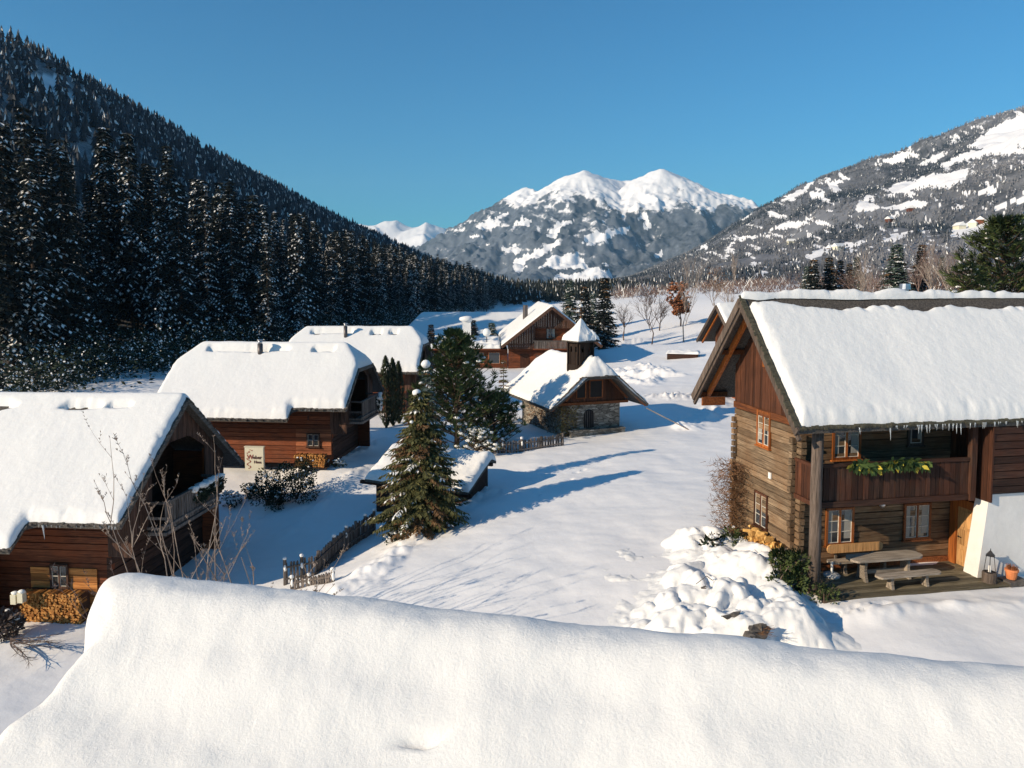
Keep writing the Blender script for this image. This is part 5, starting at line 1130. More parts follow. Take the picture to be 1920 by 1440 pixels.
# dark conifers at the end of the forest
SPM = [(spruce_mesh(20, 3.4+.3*k, 30, 8, 5, .30+.10*k, 300+k, [NEED, SNOW, NEEDB], .45, .10+.03*k, 0, .30, .055), trunk_mesh(19, .28, k)) for k in range(5)]
SPB = [(spruce_mesh(12, 3.0, 30, 11, 8, .22, 330+k, [NEEDT if k else NEED, SNOW, NEEDB], .35, .04, .1, .32, .06), trunk_mesh(11, .2, k)) for k in range(2)]
def conifer(px, pyb, pyt, d, label, k=0, zb=None, group=None, wide=1.0, src=SPB, name='spruce_tree'):
    x, y = (px-960)/FPX*d, d; zb = gz(x, y) if zb is None else zb; h = CZ+(HOR-pyt)/FPX*d-zb; cr, tr = src[k]; s = h/(20 if src is SPM else 12)
    return tree_from(cr, tr, name, label, 'spruce', (x, y, zb-.1), rnd.uniform(0, 6), (s*wide, s*wide, s), group)
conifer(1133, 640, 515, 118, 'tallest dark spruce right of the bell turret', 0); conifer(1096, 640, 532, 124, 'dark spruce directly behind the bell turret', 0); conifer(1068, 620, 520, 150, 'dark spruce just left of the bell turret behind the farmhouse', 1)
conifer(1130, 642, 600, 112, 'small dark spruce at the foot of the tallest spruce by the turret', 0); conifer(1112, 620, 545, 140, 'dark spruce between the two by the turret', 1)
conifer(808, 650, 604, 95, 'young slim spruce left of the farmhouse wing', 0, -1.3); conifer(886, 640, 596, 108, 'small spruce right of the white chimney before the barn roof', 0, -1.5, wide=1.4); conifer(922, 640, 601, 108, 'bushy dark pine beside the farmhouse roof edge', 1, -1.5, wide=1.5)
# background trees on the right
for i, (px, top, d, k, wd) in enumerate([(1523, 482, 120, 0, 1.0), (1552, 478, 122, 0, 1.0), (1573, 484, 124, 0, .9), (1604, 478, 140, 1, 1), (1677, 452, 118, 1, 1.35), (1724, 455, 124, 0, 1.1), (1762, 478, 140, 1, 1), (1590, 490, 128, 0, .9), (1838, 470, 105, 0, 1.2), (1510, 495, 135, 1, .9)]):
    conifer(px, 0, top, d, ['dark spruce with snowy twigs, first from the left above the log house ridge', 'second of the dark spruces above the log house ridge', 'third of the dark spruces above the log house ridge', 'spruce standing alone right of the dark trio above the ridge', 'widest dark spruce above the log house ridge, left of the flue', 'dark spruce right above the log house flue', 'faint grey-green spruce right of the flue', 'slim spruce tucked behind the dark trio', 'dark spruce beside the big pine at the right edge', 'low pale spruce left of the dark trio'][i], k, None, 'spruces above the log house ridge', wd)
for i, (px, top, d, mt, sp) in enumerate([(1500, 492, 118, TWIGR, .8), (1625, 470, 110, TWIGR, .7), (1637, 452, 105, TWIGB, .4), (1655, 480, 118, TWIGR, .8), (1700, 478, 120, TWIGR, .8), (1745, 450, 112, TWIGR, .6), (1768, 440, 105, TWIGB, .4), (1778, 445, 108, TWIGR, .6), (1795, 470, 102, TWIGB, .45), (1812, 462, 112, TWIGR, .7), (1850, 478, 100, TWIGR, .8), (1480, 505, 125, TWIGR, .8), (1440, 510, 130, TWIGR, .8)]):
    od = ['first', 'first', 'first', 'second', 'third', 'fourth', 'second', 'fifth', 'third', 'sixth', 'last'][i] if i < 11 else ['', 'outer'][i-11]
    lab = (od+' from the left of the reddish bare trees above the log house roof ridge') if mt is TWIGR and i < 11 else ['reddish bare tree close left of the low pale spruce', 'reddish bare tree standing alone farthest left above the ridge'][i-11] if i >= 11 else od+' from the left of the pale birches above the log house ridge'
    lab = {0: 'reddish bare tree just left of the dark spruce trio above the ridge'}.get(i, lab)
    nm = 'bare_tree' if mt is TWIGR else 'birch_tree'
    bare(px, 0, top, 0, 40+i, lab, mt, None, 0, sp, d, nm, 'tree' if mt is TWIGR else 'birch', .07, .5, group='bare trees above the ridge' if mt is TWIGR else 'birches above the ridge', nb=6)
cr, tr = pine_mesh(12.9, 3.5, 250, 17, [NEEDP, SNOW], .45, .05, .75, .55, 16); p = atd(1908, 0, 48); tree_from(cr, tr, 'pine_tree', 'large dark pine leaning in at the right edge above the log house roof', 'pine', (p[0], p[1], 0))
cr, tr = pine_mesh(9.9, 1.9, 60, 18, [NEEDP, SNOW], .72, .1, .55, .55, 14); p = atd(1836, 0, 46); tree_from(cr, tr, 'pine_tree', 'smaller pine just left of the large one at the right edge', 'pine', (p[0], p[1], 0))
snowb = MB(3); p = atd(1868, 520, 52)
for k in range(9): snowb.blob((rnd.uniform(-.9, .9), rnd.uniform(-.5, .5), rnd.uniform(-.5, .3)), .8, .6, .5, 10, 0, k, .25)
tag(snowb.build('snow_laden_bush', SNOW, None, True, (p[0], p[1], p[2]-.1)), 'bush buried under a white mound of snow beside the pines at the right edge', 'bush')

# shrubs
def leafy(name, label, cat, loc, rx, ry, h, n, seed, mats, lsz=.1, snow=.15, up=.3, group=None, clump=9):
    R = random.Random(seed); mb = MB(seed); t = thing(name, label, cat, loc, 0, group)
    cs = [Vector((R.uniform(-.75, .75)*rx, R.uniform(-.75, .75)*ry, R.uniform(.15, .8)*h)) for _ in range(clump)]
    for i in range(n):
        c = R.choice(cs); d = Vector((R.gauss(0, 1), R.gauss(0, 1), R.gauss(0, 1))).normalized(); p = c+Vector((d.x*rx*.42, d.y*ry*.42, d.z*h*.28))*R.uniform(.6, 1.05)
        if p.z < 0: p.z = R.uniform(0, .1)
        q = (d+Vector((0, 0, up))+Vector((R.uniform(-.5, .5),)*3)).normalized()*lsz*R.uniform(.7, 1.3); wv = q.orthogonal().normalized()*lsz*.28; mb.add([p, p+q*.5+wv, p+q, p+q*.5-wv], [(0, 1, 2, 3)], 0)
        if d.z > .45 and R.random() < snow: mb.blob(p+Vector((0, 0, lsz*.3)), lsz*.6, lsz*.6, lsz*.35, 6, 1, i, .2)
    mb.build('foliage', mats, t); mb = MB(seed+2)
    for k in range(6): az = k*1.05; mb.tube([(0, 0, -.15), (math.cos(az)*rx*.3, math.sin(az)*ry*.3, h*.4), (math.cos(az)*rx*.5, math.sin(az)*ry*.5, h*.7)], [.03, .02, .01], 5)
    mb.build('stem', BARK, t); return t
def onz(px, py, z): p = atz(px, py, z); return (p[0], p[1], gz(p[0], p[1]))
leafy('yew_bush', 'left of two dark yew bushes below the house sign', 'bush', onz(502, 935, -1.9), .75, .7, 1.9, 1900, 31, [YEW, SNOW], .11, .05, clump=14)
leafy('yew_bush', 'right and rounder of two dark yew bushes below the house sign', 'bush', onz(556, 925, -1.8), 1.0, .9, 2.0, 2800, 32, [YEW, SNOW], .11, .03, clump=18)
leafy('low_bush', 'low dark spiky bush left of the yew bushes', 'bush', onz(468, 930, -2.1), .6, .5, .7, 350, 33, [YEW, SNOW], .14, .3)
leafy('low_bush', 'snow-covered round bush at the corner of the nearest chalet', 'bush', onz(432, 945, -2.3), .5, .5, .75, 450, 34, [YEW, SNOW], .10, .8)
leafy('dwarf_pine', 'olive green bush at the foot of the grey corner post', 'bush', HW(.15, .9, -.3), .75, .8, 1.15, 1700, 35, [NEEDP, SNOW], .13, 0)
leafy('dwarf_pine', 'tiny olive bush at the base of the corner post', 'bush', HW(.75, -.35, -.3), .35, .3, .5, 320, 36, [NEEDP, SNOW], .10, 0)
leafy('dwarf_pine', 'green bush between the climbing vine and the firewood', 'bush', HW(.2, 4.0, -.3), .6, .5, .7, 700, 37, [NEEDP, SNOW], .11, .05)
leafy('rhododendron', 'glossy green little shrub poking from the snow left of the vine', 'bush', HW(-.6, 3.9, -.3), .35, .3, .7, 220, 38, [YEW, SNOW], .16, .2)
mb = MB(39)
for i in range(2200):
    p = Vector((.95-mb.R.random()**1.4*.75, mb.R.gauss(5.2, .45), -.2+2.7*mb.R.random()**.85)); q = Vector((mb.R.uniform(-1, .4), mb.R.uniform(-1, 1), mb.R.uniform(-.9, 1))).normalized()*mb.R.uniform(.15, .4); wv = q.orthogonal().normalized()*.011; mb.add([p-wv, p+wv, p+q], [(0, 1, 2)])
tag(mb.build('climbing_vine', VINE, None, False, (*HR['O'], 0), HR['a']), 'leafless brown climbing vine on the rear corner of the log house gable', 'vine')
leafy('low_bush', 'snow-dusted low bush on the bank end of the dark fence', 'bush', onz(738, 1022, -1.9), .5, .45, .55, 380, 41, [YEW, SNOW], .10, .7)
leafy('low_bush', 'small snowy bush under the middle chalet gable wall', 'bush', onz(628, 872, -1.1), .6, .4, .45, 260, 42, [YEW, SNOW], .10, .8)
leafy('low_bush', 'dark bush at the left edge below the white wall', 'bush', atz(12, 1195, -3.2), .9, .6, .9, 700, 43, [TWIGD, SNOW], .16, .02)
for i, (px, py, d, h, lab, mt) in enumerate([(375, 1085, 20.0, 3.3, 'tall bare shrub with pale upright twigs before the nearest chalet', TWIG), (485, 1095, 19.6, 2.9, 'leaning bare shrub with long pale twigs against the blue shade', TWIG), (320, 1080, 20.5, 2.3, 'lower bare shrub left of the tall one', TWIG), (185, 1165, 21, 2.0, 'bare reddish shrub at the left end of the foreground roof', TWIGR)]):
    R = random.Random(60+i); mb = MB(60+i); st = MB(70+i); x, y = (px-960)/FPX*d, d; zb = gz(x, y); top = CZ+(HOR-(py-h*62))/FPX*d
    t = thing('bare_shrub', lab, 'shrub', (x, y, zb))
    def tw(p, dr, L, r, lv):
        pts = [p]; 
        for k in range(4): dr = (dr+Vector((R.uniform(-.16, .16), R.uniform(-.16, .16), .05))).normalized(); pts.append(pts[-1]+dr*L/4)
        (st if lv == 0 else mb).tube(pts, [r*(1-.17*k) for k in range(5)], 4)
        if lv < 3:
            for k in range(3 if lv == 0 else 2): b = pts[R.randint(1, 4)]; tw(b, (dr+Vector((R.uniform(-.9, .9), R.uniform(-.9, .9), R.uniform(-.1, .5)))).normalized(), L*R.uniform(.22, .45), r*.45, lv+1)
        for k in range(6 if lv else 3): b = pts[R.randint(1, 4)]; mb.tube([b, b+Vector((R.uniform(-.05, .05), R.uniform(-.05, .05), .05))], [.008, .006], 3)
    for k in range(5 if i != 3 else 3): az = R.uniform(0, 6.28); tw(Vector((0, 0, -.1)), Vector((math.cos(az)*.35, math.sin(az)*.35, 1)).normalized(), (top-zb)*R.uniform(.65, 1.0), .028, 0)
    mb.build('twigs', mt, t); each(st, 'stem', mt, t)

# ------------------------------------------------------------------ lumpy snow over the rock garden beside the terrace
def rock_garden():
    R = random.Random(5); pts = [atz(x, y, -.3) for x, y in [(1285, 1008), (1300, 1035), (1340, 1060), (1385, 1075), (1430, 1090), (1470, 1130), (1500, 1170), (1280, 1080), (1320, 1110), (1360, 1130), (1405, 1150), (1450, 1175), (1300, 1160), (1355, 1180), (1410, 1195), (1250, 1120), (1245, 1160), (1520, 1195), (1440, 1060), (1395, 1040), (1340, 1020)]]
    o = (5.6, 22.0); bl = []
    for i, p in enumerate(pts):
        for k in range(5): bl.append((p[0]-o[0]+R.gauss(0, .28), p[1]-o[1]+R.gauss(0, .35), R.uniform(.22, .75), R.uniform(.16, .42), R.uniform(.25, .62)*(1.25 if i in (0, 4, 8, 9, 10) else 1), R.uniform(0, 3)))
    P = [(-3.6, -4.2), (4.2, -4.2), (4.2, 5.2), (-3.6, 5.2)]; x, y, D, F = plan_grid(P, .045); g0 = ground(x+o[0], y+o[1])+detail(x+o[0], y+o[1]); H = np.zeros_like(x)
    wx = x+.10*fbm(x*2.2, y*2.2, 61, 2); wy = y+.10*fbm(x*2.2, y*2.2, 67, 2)
    for cx, cy, rx, ry, h, a in bl:
        ca, sa = math.cos(a), math.sin(a); u = ((wx-cx)*ca+(wy-cy)*sa)/rx; v = (-(wx-cx)*sa+(wy-cy)*ca)/ry; b = h*np.sqrt(np.clip(1-u*u-v*v, 0, 1)); H = np.where(b > 0, np.maximum(smin(-H, -b, .12)*-1-.0, np.maximum(H, b)), H)
    for _ in range(230):
        p_ = R.choice(pts); cx, cy, rr_, h = p_[0]-o[0]+R.gauss(0, .5), p_[1]-o[1]+R.gauss(0, .6), R.uniform(.05, .17), R.uniform(.04, .14); b = h*np.sqrt(np.clip(1-((x-cx)**2+(y-cy)**2)/rr_**2, 0, 1)); H = H+b*.9
    base = np.zeros_like(x)
    for p in pts: base += .34*np.exp(-(((x+o[0]-p[0])/.75)**2+((y+o[1]-p[1])/.85)**2))
    H = np.minimum(base, .75)+H*.46+.07*fbm(x*1.3, y*1.3, 75, 4)+.02*fbm(x*4, y*4, 70, 2); H = H*sstep(0, 1.3, D)-.05
    gap = np.zeros(x.shape)
    o_ = link('snow_mound', mesh_np('snow_mound', np.stack([x, y, g0+H], 1), F, SNOW, True), None, (o[0], o[1], 0)); tag(o_, 'lumpy mound of snow over the rock garden left of the terrace', 'snow mound')
    for i, (px, py, s) in enumerate([(1375, 1140, .24), (1425, 1162, .26), (1405, 1170, .14), (1302, 992, .2), (1320, 1085, .10)]):
        p = atz(px, py, .25); mb = MB(300+i); mb.blob((0, 0, 0), s, s*.6, s*.8, 8, 0, i, .45); t = thing('rock', ['dark rock showing in the left gap of the snow mound', 'dark rock with dry grass in the right gap of the snow mound', 'small dark rock between the two gaps of the snow mound', 'rock edge under the highest cushion at the mound top', 'tiny rock at the middle of the snow mound'][i], 'rock', (p[0], p[1], p[2]-.3)); mb.build('stone', ROCK, t)
        if i == 1:
            mb = MB(310)
            for k in range(40): mb.tube([(mb.R.uniform(-.2, .2), mb.R.uniform(-.15, .1), 0), (mb.R.uniform(-.1, .35), mb.R.uniform(-.4, 0), mb.R.uniform(-.05, .25))], [.008, .003], 3)
            mb.build('dry_grass', VINE, t)
    for i, L in enumerate([[(1410, 1180), (1440, 1120), (1480, 1060), (1530, 1040)], [(1305, 1095), (1325, 1080), (1345, 1095), (1355, 1115)], [(1310, 1180), (1318, 1165)]]):
        q = [Vector(atd(x, y, 21.0+.4*k)) for k, (x, y) in enumerate(L)]; mb = MB(320+i); mb.tube([v-q[0] for v in q], [.014]*len(q), 4); tag(mb.build('bent_twig', TWIG, None, False, q[0]), ['long bent twig arching from the snow mound to the bush', 'short curved twig on the left of the snow mound', 'tiny upright twig low on the snow mound'][i], 'twig')
rock_garden()

# greenery under snow on the balconies, dry branches in the left corner
g1 = leafy('balcony_greenery', 'dark green boughs capped with snow hanging on the nearest chalet balcony', 'greenery', LW(O1, A1, .42, 5.35, .12), .16, 1.15, .62, 900, 81, [YEW, SNOW], .12, .1, clump=16)
m_ = MB(82)
for k in range(7): m_.blob((.0, -1.0+k*.33+m_.R.uniform(-.1, .1), .60+m_.R.uniform(-.03, .05)), .2, .24, .12, 9, 0, k, .3)
m_.build('snow_cap', SNOWR, g1, True); g1.rotation_euler = (0, 0, A1)
g2 = leafy('balcony_greenery', 'snow-capped boughs at the far end of the middle chalet balcony', 'greenery', LW(O2, A2, .45, 4.9, 1.4), .14, .35, 1.0, 260, 83, [YEW, SNOW], .12, .3, clump=5)
m_ = MB(84)
for k in range(6): m_.blob((.02, .1+m_.R.uniform(-.15, .15), .95-k*.17), .17, .22, .14, 9, 0, k, .3)
m_.build('snow_cap', SNOWR, g2, True)
R_ = random.Random(9); m_ = MB(85); m2_ = MB(86); c0 = atz(20, 1215, -3.25)
for k in range(9):
    q = Vector((0, 0, .1+.03*k)); d_ = Vector((R_.uniform(.4, 1), R_.uniform(-.7, .5), R_.uniform(-.02, .12))).normalized(); P_ = [q]
    for j in range(5): d_ = (d_+Vector((R_.uniform(-.2, .2), R_.uniform(-.25, .25), R_.uniform(-.06, .03)))).normalized(); P_.append(P_[-1]+d_*.33)
    m_.tube(P_, [.022*(1-.15*j) for j in range(6)], 4)
    for j in range(1, 6):
        for e in range(3): v_ = (d_+Vector((R_.uniform(-1, 1), R_.uniform(-1, 1), R_.uniform(-.2, .4)))).normalized(); m2_.tube([P_[j], P_[j]+v_*R_.uniform(.15, .45)], [.008, .004], 3)
t_b = thing('dry_branch', 'dark dry branches lying over the snow in the lower left corner', 'branch', c0); m_.build('limb', TWIGD, t_b); m2_.build('twigs', TWIGD, t_b)

# ------------------------------------------------------------------ the forest on the left slope
def lowpoly_tree(seed, h=1.0, r=.17, tiers=5, sides=7, sn=.20):
    R = random.Random(seed); V = []; F = []; M = []
    for k in range(tiers):
        z0 = .10+.86*k/tiers; z1 = min(1, z0+.40*(1-.4*k/tiers)); rr = r*(1-.86*k/tiers)*R.uniform(.85, 1.1); b = len(V); V.append((0, 0, z1))
        for j in range(sides):
            q = 6.283*j/sides+k; e = rr*R.uniform(.55, 1.25); V.append((e*math.cos(q), e*math.sin(q), z0-R.uniform(0, .05)))
            q += .45*6.283/sides; e = rr*R.uniform(.35, .6); V.append((e*math.cos(q), e*math.sin(q), z0+.03))
        for j in range(2*sides): F.append((b, b+1+j, b+1+(j+1) % (2*sides))); M.append(1 if R.random() < sn else 0)
    return np.array(V)*[1, 1, 1], np.array(F), np.array(M)
def forest_mesh(name, pos, protos, mats, seed=0, rv=None):
    rs = np.random.RandomState(seed); VV = []; FF = []; MM = []; RR_ = []; off = 0
    for (V, F, M), grp in zip(protos, np.array_split(np.arange(len(pos)), len(protos))):
        if not len(grp): continue
        P = pos[grp]; n = len(P); a = rs.rand(n)*6.28; ca, sa = np.cos(a)[:, None], np.sin(a)[:, None]
        x = (V[None, :, 0]*ca-V[None, :, 1]*sa)*P[:, 4:5]*P[:, 3:4]+P[:, 0:1]; y = (V[None, :, 0]*sa+V[None, :, 1]*ca)*P[:, 4:5]*P[:, 3:4]+P[:, 1:2]; z = V[None, :, 2]*P[:, 3:4]+P[:, 2:3]
        VV.append(np.stack([x, y, z], 2).reshape(-1, 3)); FF.append((F[None]+(np.arange(n)*len(V))[:, None, None]+off).reshape(-1, F.shape[1])); MM.append(np.tile(M, n)); RR_.append(np.repeat(rs.rand(n) if rv is None else rv[grp], len(V))); off += n*len(V)
    return mesh_np(name, np.concatenate(VV), np.concatenate(FF), None, False, {'rnd': np.concatenate(RR_)}, np.concatenate(MM), mats)
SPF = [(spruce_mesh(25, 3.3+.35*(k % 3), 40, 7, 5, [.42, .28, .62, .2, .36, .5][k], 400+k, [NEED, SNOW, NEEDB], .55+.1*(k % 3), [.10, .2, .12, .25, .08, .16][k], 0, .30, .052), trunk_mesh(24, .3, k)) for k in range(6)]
def in_clear(x, y, z):
    qx, qy = proj(x, y, z); c = np.zeros(np.shape(x), bool)
    for (px, py, a, b) in CLEAR: c |= ((qx-px)/a)**2+((qy-py)/b)**2 < 1
    return c
CLEAR = [(82, 158, 44, 18), (128, 186, 14, 16), (362, 262, 20, 12), (388, 284, 16, 10), (432, 302, 22, 7), (484, 322, 26, 9)]
gx, gy = np.meshgrid(np.arange(-330, 60, 4.6), np.arange(72, 460, 4.6), indexing='ij')
gx = gx.ravel()+NR.uniform(-2, 2, gx.size); gy = gy.ravel()+NR.uniform(-2, 2, gx.size)
hz_, tt_ = hill(gx, gy); zz_ = ground(gx, gy); qx_, qy_ = proj(gx, gy, zz_); dd_ = gy
hh_ = np.interp(gy, [80, 120, 160, 260, 420], [25.5, 23, 19, 16, 14])*NR.uniform(.66, 1.18, gx.size)*np.where((gy > 86) & (gy < 125), 1.1, 1)
keep = (tt_ > np.where(gy < 125, -.06, 0)) & (tt_ < .125) & (qx_ > -70) & (qx_ < 1085) & ~((tt_ < .03) & (NR.rand(gx.size) < .5))
gx, gy, zz_, hh_, tt_, qx_ = [v[keep] for v in (gx, gy, zz_, hh_, tt_, qx_)]
score = hh_/gy*(1-2.2*tt_); order = np.argsort(-score); pick = order[:275]; rest = order[275:]
for i in pick:
    k = rnd.randrange(6); zone = ('near the left edge of the picture', 'behind the middle chalet') if False else None
    Z_ = [(120, 'above the nearest chalet'), (250, 'right above the nearest chalet gable'), (400, 'left above the middle chalet'), (530, 'above the middle stove pipe'), (640, 'left above the third chalet'), (760, 'above the third chalet'), (870, 'above the barn'), (2000, 'above the farmhouse')]
    zn = [z_[1] for z_ in Z_ if qx_[i] < z_[0]][0]; row = 'front row' if tt_[i] < .05 else 'second row' if tt_[i] < .09 else 'upper row'
    lab = 'dark snowy spruce, %s of the shaded forest %s' % (row, zn); gname = 'spruces in the %s %s' % (row, zn)
    s = hh_[i]/25; tree_from(*SPF[k], 'spruce_tree', lab, 'spruce', (float(gx[i]), float(gy[i]), float(zz_[i])-.3), rnd.uniform(0, 6.28), (s*rnd.uniform(.9, 1.2), s*rnd.uniform(.9, 1.2), s), gname)
def mid_proto(seed):
    me = spruce_mesh(1.0, .15, 22, 5, 3, .32, seed, [NEED, SNOW, NEEDB], .5, .10, 0, .42, .10); V = np.zeros(len(me.vertices)*3); me.vertices.foreach_get('co', V); V = V.reshape(-1, 3)
    F = []; M = []
    for p in me.polygons:
        v = list(p.vertices); F.append(v if len(v) == 4 else [v[0], v[1], v[2], v[2]]); M.append(p.material_index)
    F = np.array(F); M = np.array(M); q = F[:, 2] != F[:, 3]; bpy.data.meshes.remove(me)
    return V, np.concatenate([F[q][:, :3], F[q][:, [0, 2, 3]], F[~q][:, :3]]), np.concatenate([M[q], M[q], M[~q]])
P = np.stack([gx[rest], gy[rest], zz_[rest]-.3, hh_[rest], np.ones(len(rest))], 1); NR.shuffle(P)
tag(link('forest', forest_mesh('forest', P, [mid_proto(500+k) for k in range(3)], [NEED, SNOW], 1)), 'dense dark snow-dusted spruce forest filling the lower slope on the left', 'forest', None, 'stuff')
ax, ay = np.meshgrid(np.arange(-420, 110, 4.6), np.arange(90, 1500, 5.4), indexing='ij'); ax = ax.ravel()+NR.uniform(-2.6, 2.6, ax.size); ay = ay.ravel()+NR.uniform(-3, 3, ax.size)
h2_, t2_ = hill(ax, ay); az_ = ground(ax, ay); qx_, qy_ = proj(ax, ay, az_)
keep = (t2_ > 0) & (t2_ < 1.25) & (qx_ > -60) & (qx_ < 1120) & ((t2_ > .12) | (ay > 455)) & ~in_clear(ax, ay, az_)
keep &= NR.rand(ax.size) < np.where(ay > 600, .8, 1)*(.80+.25*np.clip(fbm(ax/40, ay/40, 8, 2), -1, 1)+.1)
ax, ay, az_ = ax[keep], ay[keep], az_[keep]
P = np.stack([ax, ay, az_-.3, NR.uniform(5.5, 9.5, len(ax))*np.interp(ay, [200, 900], [1, .85]), NR.uniform(.95, 1.5, len(ax))], 1); NR.shuffle(P)
NEEDH = leafmat('needles_frost_haze', (.03, .038, .048), (.08, .09, .105))  # frost, plus distance haze put into the bluer, lighter colour
tag(link('hillside_forest', forest_mesh('hillside_forest', P, [lowpoly_tree(600+k, sn=.05, r=.20) for k in range(6)], [NEEDH, SNOW], 2)), 'frosted, haze-tinted spruce forest covering the high shaded ridge on the left', 'forest', None, 'stuff')
# far valley trees and thicket along the field edge
n = 900; x = NR.uniform(-35, 90, n); y = NR.uniform(440, 660, n); z = ground(x, y); P = np.stack([x, y, z-.5, NR.uniform(6, 12, n), NR.uniform(1, 1.5, n)], 1)
tag(link('valley_forest', forest_mesh('valley_forest', P, [lowpoly_tree(620+k, sn=.05) for k in range(3)], [NEED, SNOW], 3)), 'dark strip of far spruces across the valley below the snowy peaks', 'forest', None, 'stuff')
def twiggy_proto(seed):
    R = random.Random(seed); V = []; F = []
    for i in range(46):
        c = Vector((R.gauss(0, .16), R.gauss(0, .16), R.uniform(0, .55))); q = Vector((R.uniform(-.4, .4), R.uniform(-.4, .4), 1)).normalized()*R.uniform(.15, .5); s_ = q.orthogonal().normalized()*.012; b = len(V); V += [c-s_, c+s_, c+q]; F.append((b, b+1, b+2))
    return np.array([tuple(v) for v in V]), np.array(F), (np.array([R.random() < .12 for _ in F])*1)
x = []; y = []
for k in range(620):
    px = NR.uniform(1150, 2000); d = NR.uniform(150, 420) if px < 1480 else NR.uniform(100, 190); x.append((px-960)/FPX*d); y.append(d)
x = np.array(x); y = np.array(y); z = ground(x, y); qx, qy = proj(x, y, z); k = (qy < 562) | (NR.rand(len(x)) < .06); x, y, z = x[k], y[k], z[k]
P = np.stack([x, y, z-.2, NR.uniform(1.6, 5.0, len(x))*np.interp(y, [100, 400], [1, 1.2]), NR.uniform(1.2, 2.6, len(x))], 1)
tag(link('undergrowth', forest_mesh('undergrowth', P, [twiggy_proto(640+k) for k in range(4)], [TWIGR, SNOW], 4)), 'reddish bare thicket along the far edge of the snowy field', 'thicket', None, 'stuff')
n = 260; px = NR.uniform(1150, 1480, n); y = NR.uniform(330, 520, n); x = (px-960)/FPX*y; z = ground(x, y); P = np.stack([x, y, z-.5, NR.uniform(5, 11, n), NR.uniform(1, 1.6, n)], 1)
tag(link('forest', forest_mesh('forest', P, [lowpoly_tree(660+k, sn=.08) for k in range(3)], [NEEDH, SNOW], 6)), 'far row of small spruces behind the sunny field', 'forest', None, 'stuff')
# snowy undergrowth along the forest foot
def undergrowth():
    n = 2600; y = 66+NR.rand(n)**1.6*210; ex = np.interp(y, EDGE_Y, EDGE_X); x = ex+NR.uniform(-7, 6, n)+np.where(y < 115, NR.uniform(0, 11, n), 0); z = ground(x, y); V = []; F = []; M = []; rn = []
    dens = fbm(x/7, y/7, 14, 2) > -.35; x, y, z = x[dens], y[dens], z[dens]
    cnt = 34; N_ = len(x)*cnt; c = np.repeat(np.stack([x, y, z], 1), cnt, 0); sc = np.repeat(NR.uniform(.8, 2.9, len(x)), cnt); p = c+NR.normal(0, 1, (N_, 3))*sc[:, None]*[.7, .7, .0]; p[:, 2] += NR.rand(N_)*sc*1.9
    snowy = NR.rand(N_) < .26; L = np.where(snowy, .13, .40)*NR.uniform(.6, 1.8, N_); q = NR.normal(0, 1, (N_, 3)); q[:, 2] *= .6; q /= np.linalg.norm(q, axis=1)[:, None]; w_ = np.cross(q, NR.normal(0, 1, (N_, 3))); w_ /= np.linalg.norm(w_, axis=1)[:, None]; W = np.where(snowy, .7, .20)[:, None]*L[:, None]
    VV = np.stack([p, p+q*L[:, None]*.5+w_*W, p+q*L[:, None], p+q*L[:, None]*.5-w_*W], 1).reshape(-1, 3); FF = np.arange(N_*4).reshape(-1, 4)
    return mesh_np('undergrowth', VV, FF, None, False, {'rnd': np.repeat(NR.rand(N_), 4)}, snowy.astype(int), [YEW, SNOW])
tag(link('undergrowth', undergrowth()), 'snow-speckled shrubs and saplings along the foot of the shaded forest', 'undergrowth', None, 'stuff')
# forest on the far mountainside, leaving the meadows open
n = 52000; px = NR.uniform(1085, 2000, n); u = NR.rand(n); y = 560+u**.75*2300; x = (px-960)/FPX*y; z = m2z(x, y); dc = np.interp(px, M2PX, M2D); qx, qy = proj(x, y, z)
k = (y < dc*1.01) & ~polys_mask(qx, qy+1, MEAD2) & ~polys_mask(qx, qy-3, MEAD2) & ~flecks(qx, qy) & (fbm(x/90, y/90, 33, 3) > -.75)
x, y, z = x[k], y[k], z[k]; P = np.stack([x, y, z-1, NR.uniform(6, 11, len(x)), NR.uniform(1.0, 1.8, len(x))], 1); NR.shuffle(P)
NEEDM = leafmat('mountain_needles', (.022, .032, .045), (.20, .20, .215)); 
tag(link('mountain_forest', forest_mesh('mountain_forest', P, [lowpoly_tree(700+k, tiers=2, sides=4, sn=.07) for k in range(5)], [NEEDM, SNOW], 5, np.clip(.42+.75*fbm(P[:, 0]/110, P[:, 1]/170, 44, 3)+.12*NR.normal(0, 1, len(P))+np.clip((P[:, 2]-260)/250, 0, .6), 0, 1))), 'grey frosted forest on the sunlit mountainside between the snowy meadows', 'forest', None, 'stuff')

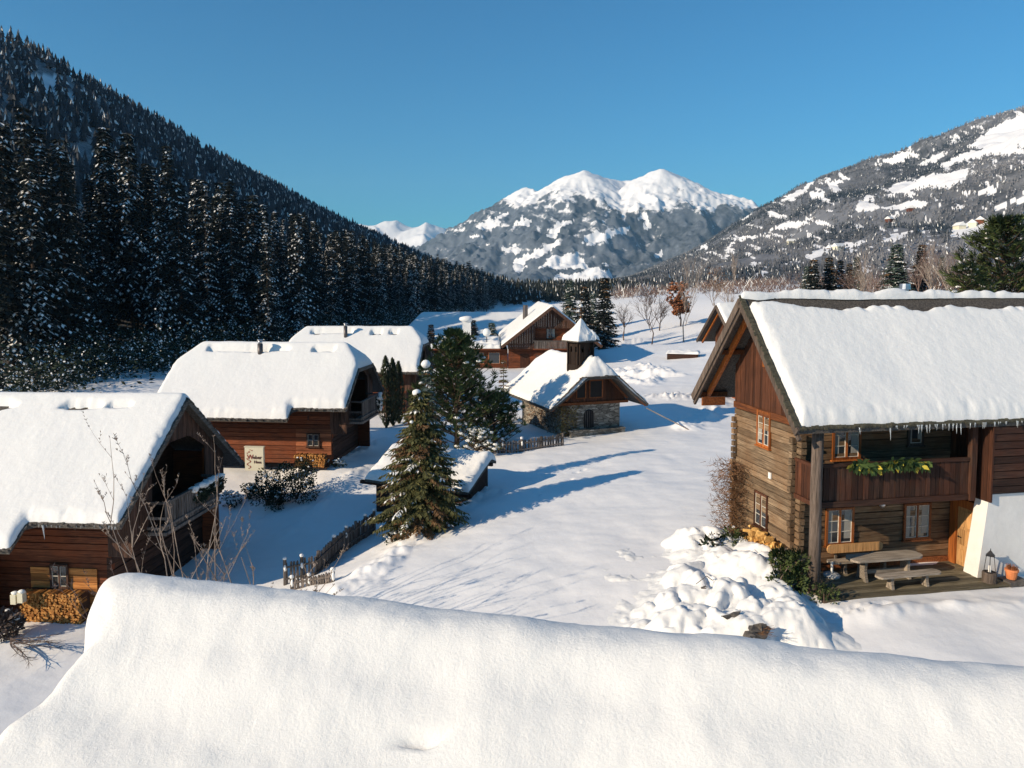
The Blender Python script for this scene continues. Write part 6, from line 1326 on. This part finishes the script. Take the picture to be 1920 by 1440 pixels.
# ------------------------------------------------------------------ the arched railway viaduct and farm houses on the mountainside
def viaduct():
    A = atd(1722, 389, 1500); B = atd(1800, 380, 1470); a = math.atan2(B[1]-A[1], B[0]-A[0]); L = math.hypot(B[0]-A[0], B[1]-A[1]); k = 1500/FPX
    t = thing('viaduct', 'pale arched viaduct crossing a gully on the far mountainside', 'bridge', A, a); y0, y1 = -3, 3; sl_ = (B[2]-A[2])/L
    c = flat('pale_concrete', (.42, .38, .31), .9, 0, .3, .1)
    mb = MB(1); mb.prism([(-15, y0-1, -15*sl_), (L+10, y0-1, L*sl_), (L+10, y0-1, L*sl_+3), (-15, y0-1, 3-15*sl_)], (0, 8, 0)); mb.build('deck', c, t)
    for i, x in enumerate([0, 7, 14]):
        mb = MB(2); mb.box(x, x+3, y0, y1, -26+i*2, -.2); mb.build('pier', c, t)
    cx, R = 14+24, 24; mb = MB(3); n = 16
    for i in range(n):
        q0, q1 = math.pi*(1-i/n), math.pi*(1-(i+1)/n); mb.prism([(cx+R*math.cos(q0), y0, -24+R*.93*math.sin(q0)), (cx+R*math.cos(q1), y0, -24+R*.93*math.sin(q1)), (cx+(R+2.5)*math.cos(q1), y0, -24+(R*.93+2.5)*math.sin(q1)), (cx+(R+2.5)*math.cos(q0), y0, -24+(R*.93+2.5)*math.sin(q0))], (0, 6, 0))
    mb.build('arch', c, t)
    for i, x in enumerate([20, 27, 50, 57]):
        mb = MB(4); zz = -24+(R+1)*.93*math.sin(math.acos(max(-1, min(1, (x-cx)/(R+1))))); mb.box(x, x+1.6, y0, y1, zz, -.2); mb.build('spandrel_pier', c, t)
viaduct()
HM = [(1480, 455, 'farm'), (1558, 471, ''), (1568, 468, ''), (1662, 414, ''), (1818, 424, ''), (1830, 418, ''), (1842, 421, ''), (1700, 395, ''), (1792, 429, '')]
for i, (px, py, _) in enumerate(HM):
    lo, hi = 560, float(np.interp(px, M2PX, M2D))
    ys = np.linspace(lo, hi, 400); xs = (px-960)/FPX*ys; q = proj(xs, ys, m2z(xs, ys))[1]; j = int(np.argmin(np.abs(q-py))); y = ys[j]; x = xs[j]; z = float(m2z(np.array([x]), np.array([y]))[0]); s = .75
    t = thing('mountain_house', ['small pale farmhouse low on the far meadow left of the others', 'left farmhouse of the pair beside the long far meadow', 'right farmhouse of the pair beside the long far meadow', 'lone farmhouse below the viaduct meadow', 'left of three farmhouses on the meadow right of the viaduct', 'highest of three farmhouses on the meadow right of the viaduct', 'right of three farmhouses on the meadow right of the viaduct', 'small house close left of the viaduct', 'little farmhouse below the three by the viaduct'][i], 'house', (x, y, z), .2*i, 'farmhouses on the mountainside')
    mb = MB(i); mb.box(-7, 7, -5, 5, -3, 4.5); mb.build('wall', [CREAM, CHX][i % 2], t); mb = MB(i); mb.prism([(-8, -6, 4), (-8, 0, 9), (-8, 6, 4)], (16, 0, 0)); mb.build('roof', [SNOW, SNOW][0], t); t.scale = (s, s, s)

# ------------------------------------------------------------------ the air
HZ, ht, hb = newmat('haze'); ht.nodes.remove(hb); out = [n for n in ht.nodes if n.type == 'OUTPUT_MATERIAL'][0]
pv = ht.nodes.new('ShaderNodeVolumePrincipled'); pv.inputs['Color'].default_value = (.42, .74, 1, 1); pv.inputs['Density'].default_value = .00006; pv.inputs['Anisotropy'].default_value = 0
ht.links.new(pv.outputs[0], out.inputs['Volume'])
mb = MB(1); mb.box(-9500, 9500, -9300, 9700, -13, 1350); tag(mb.build('haze', HZ), 'thin blue winter air over the valley', 'haze', None, 'stuff')
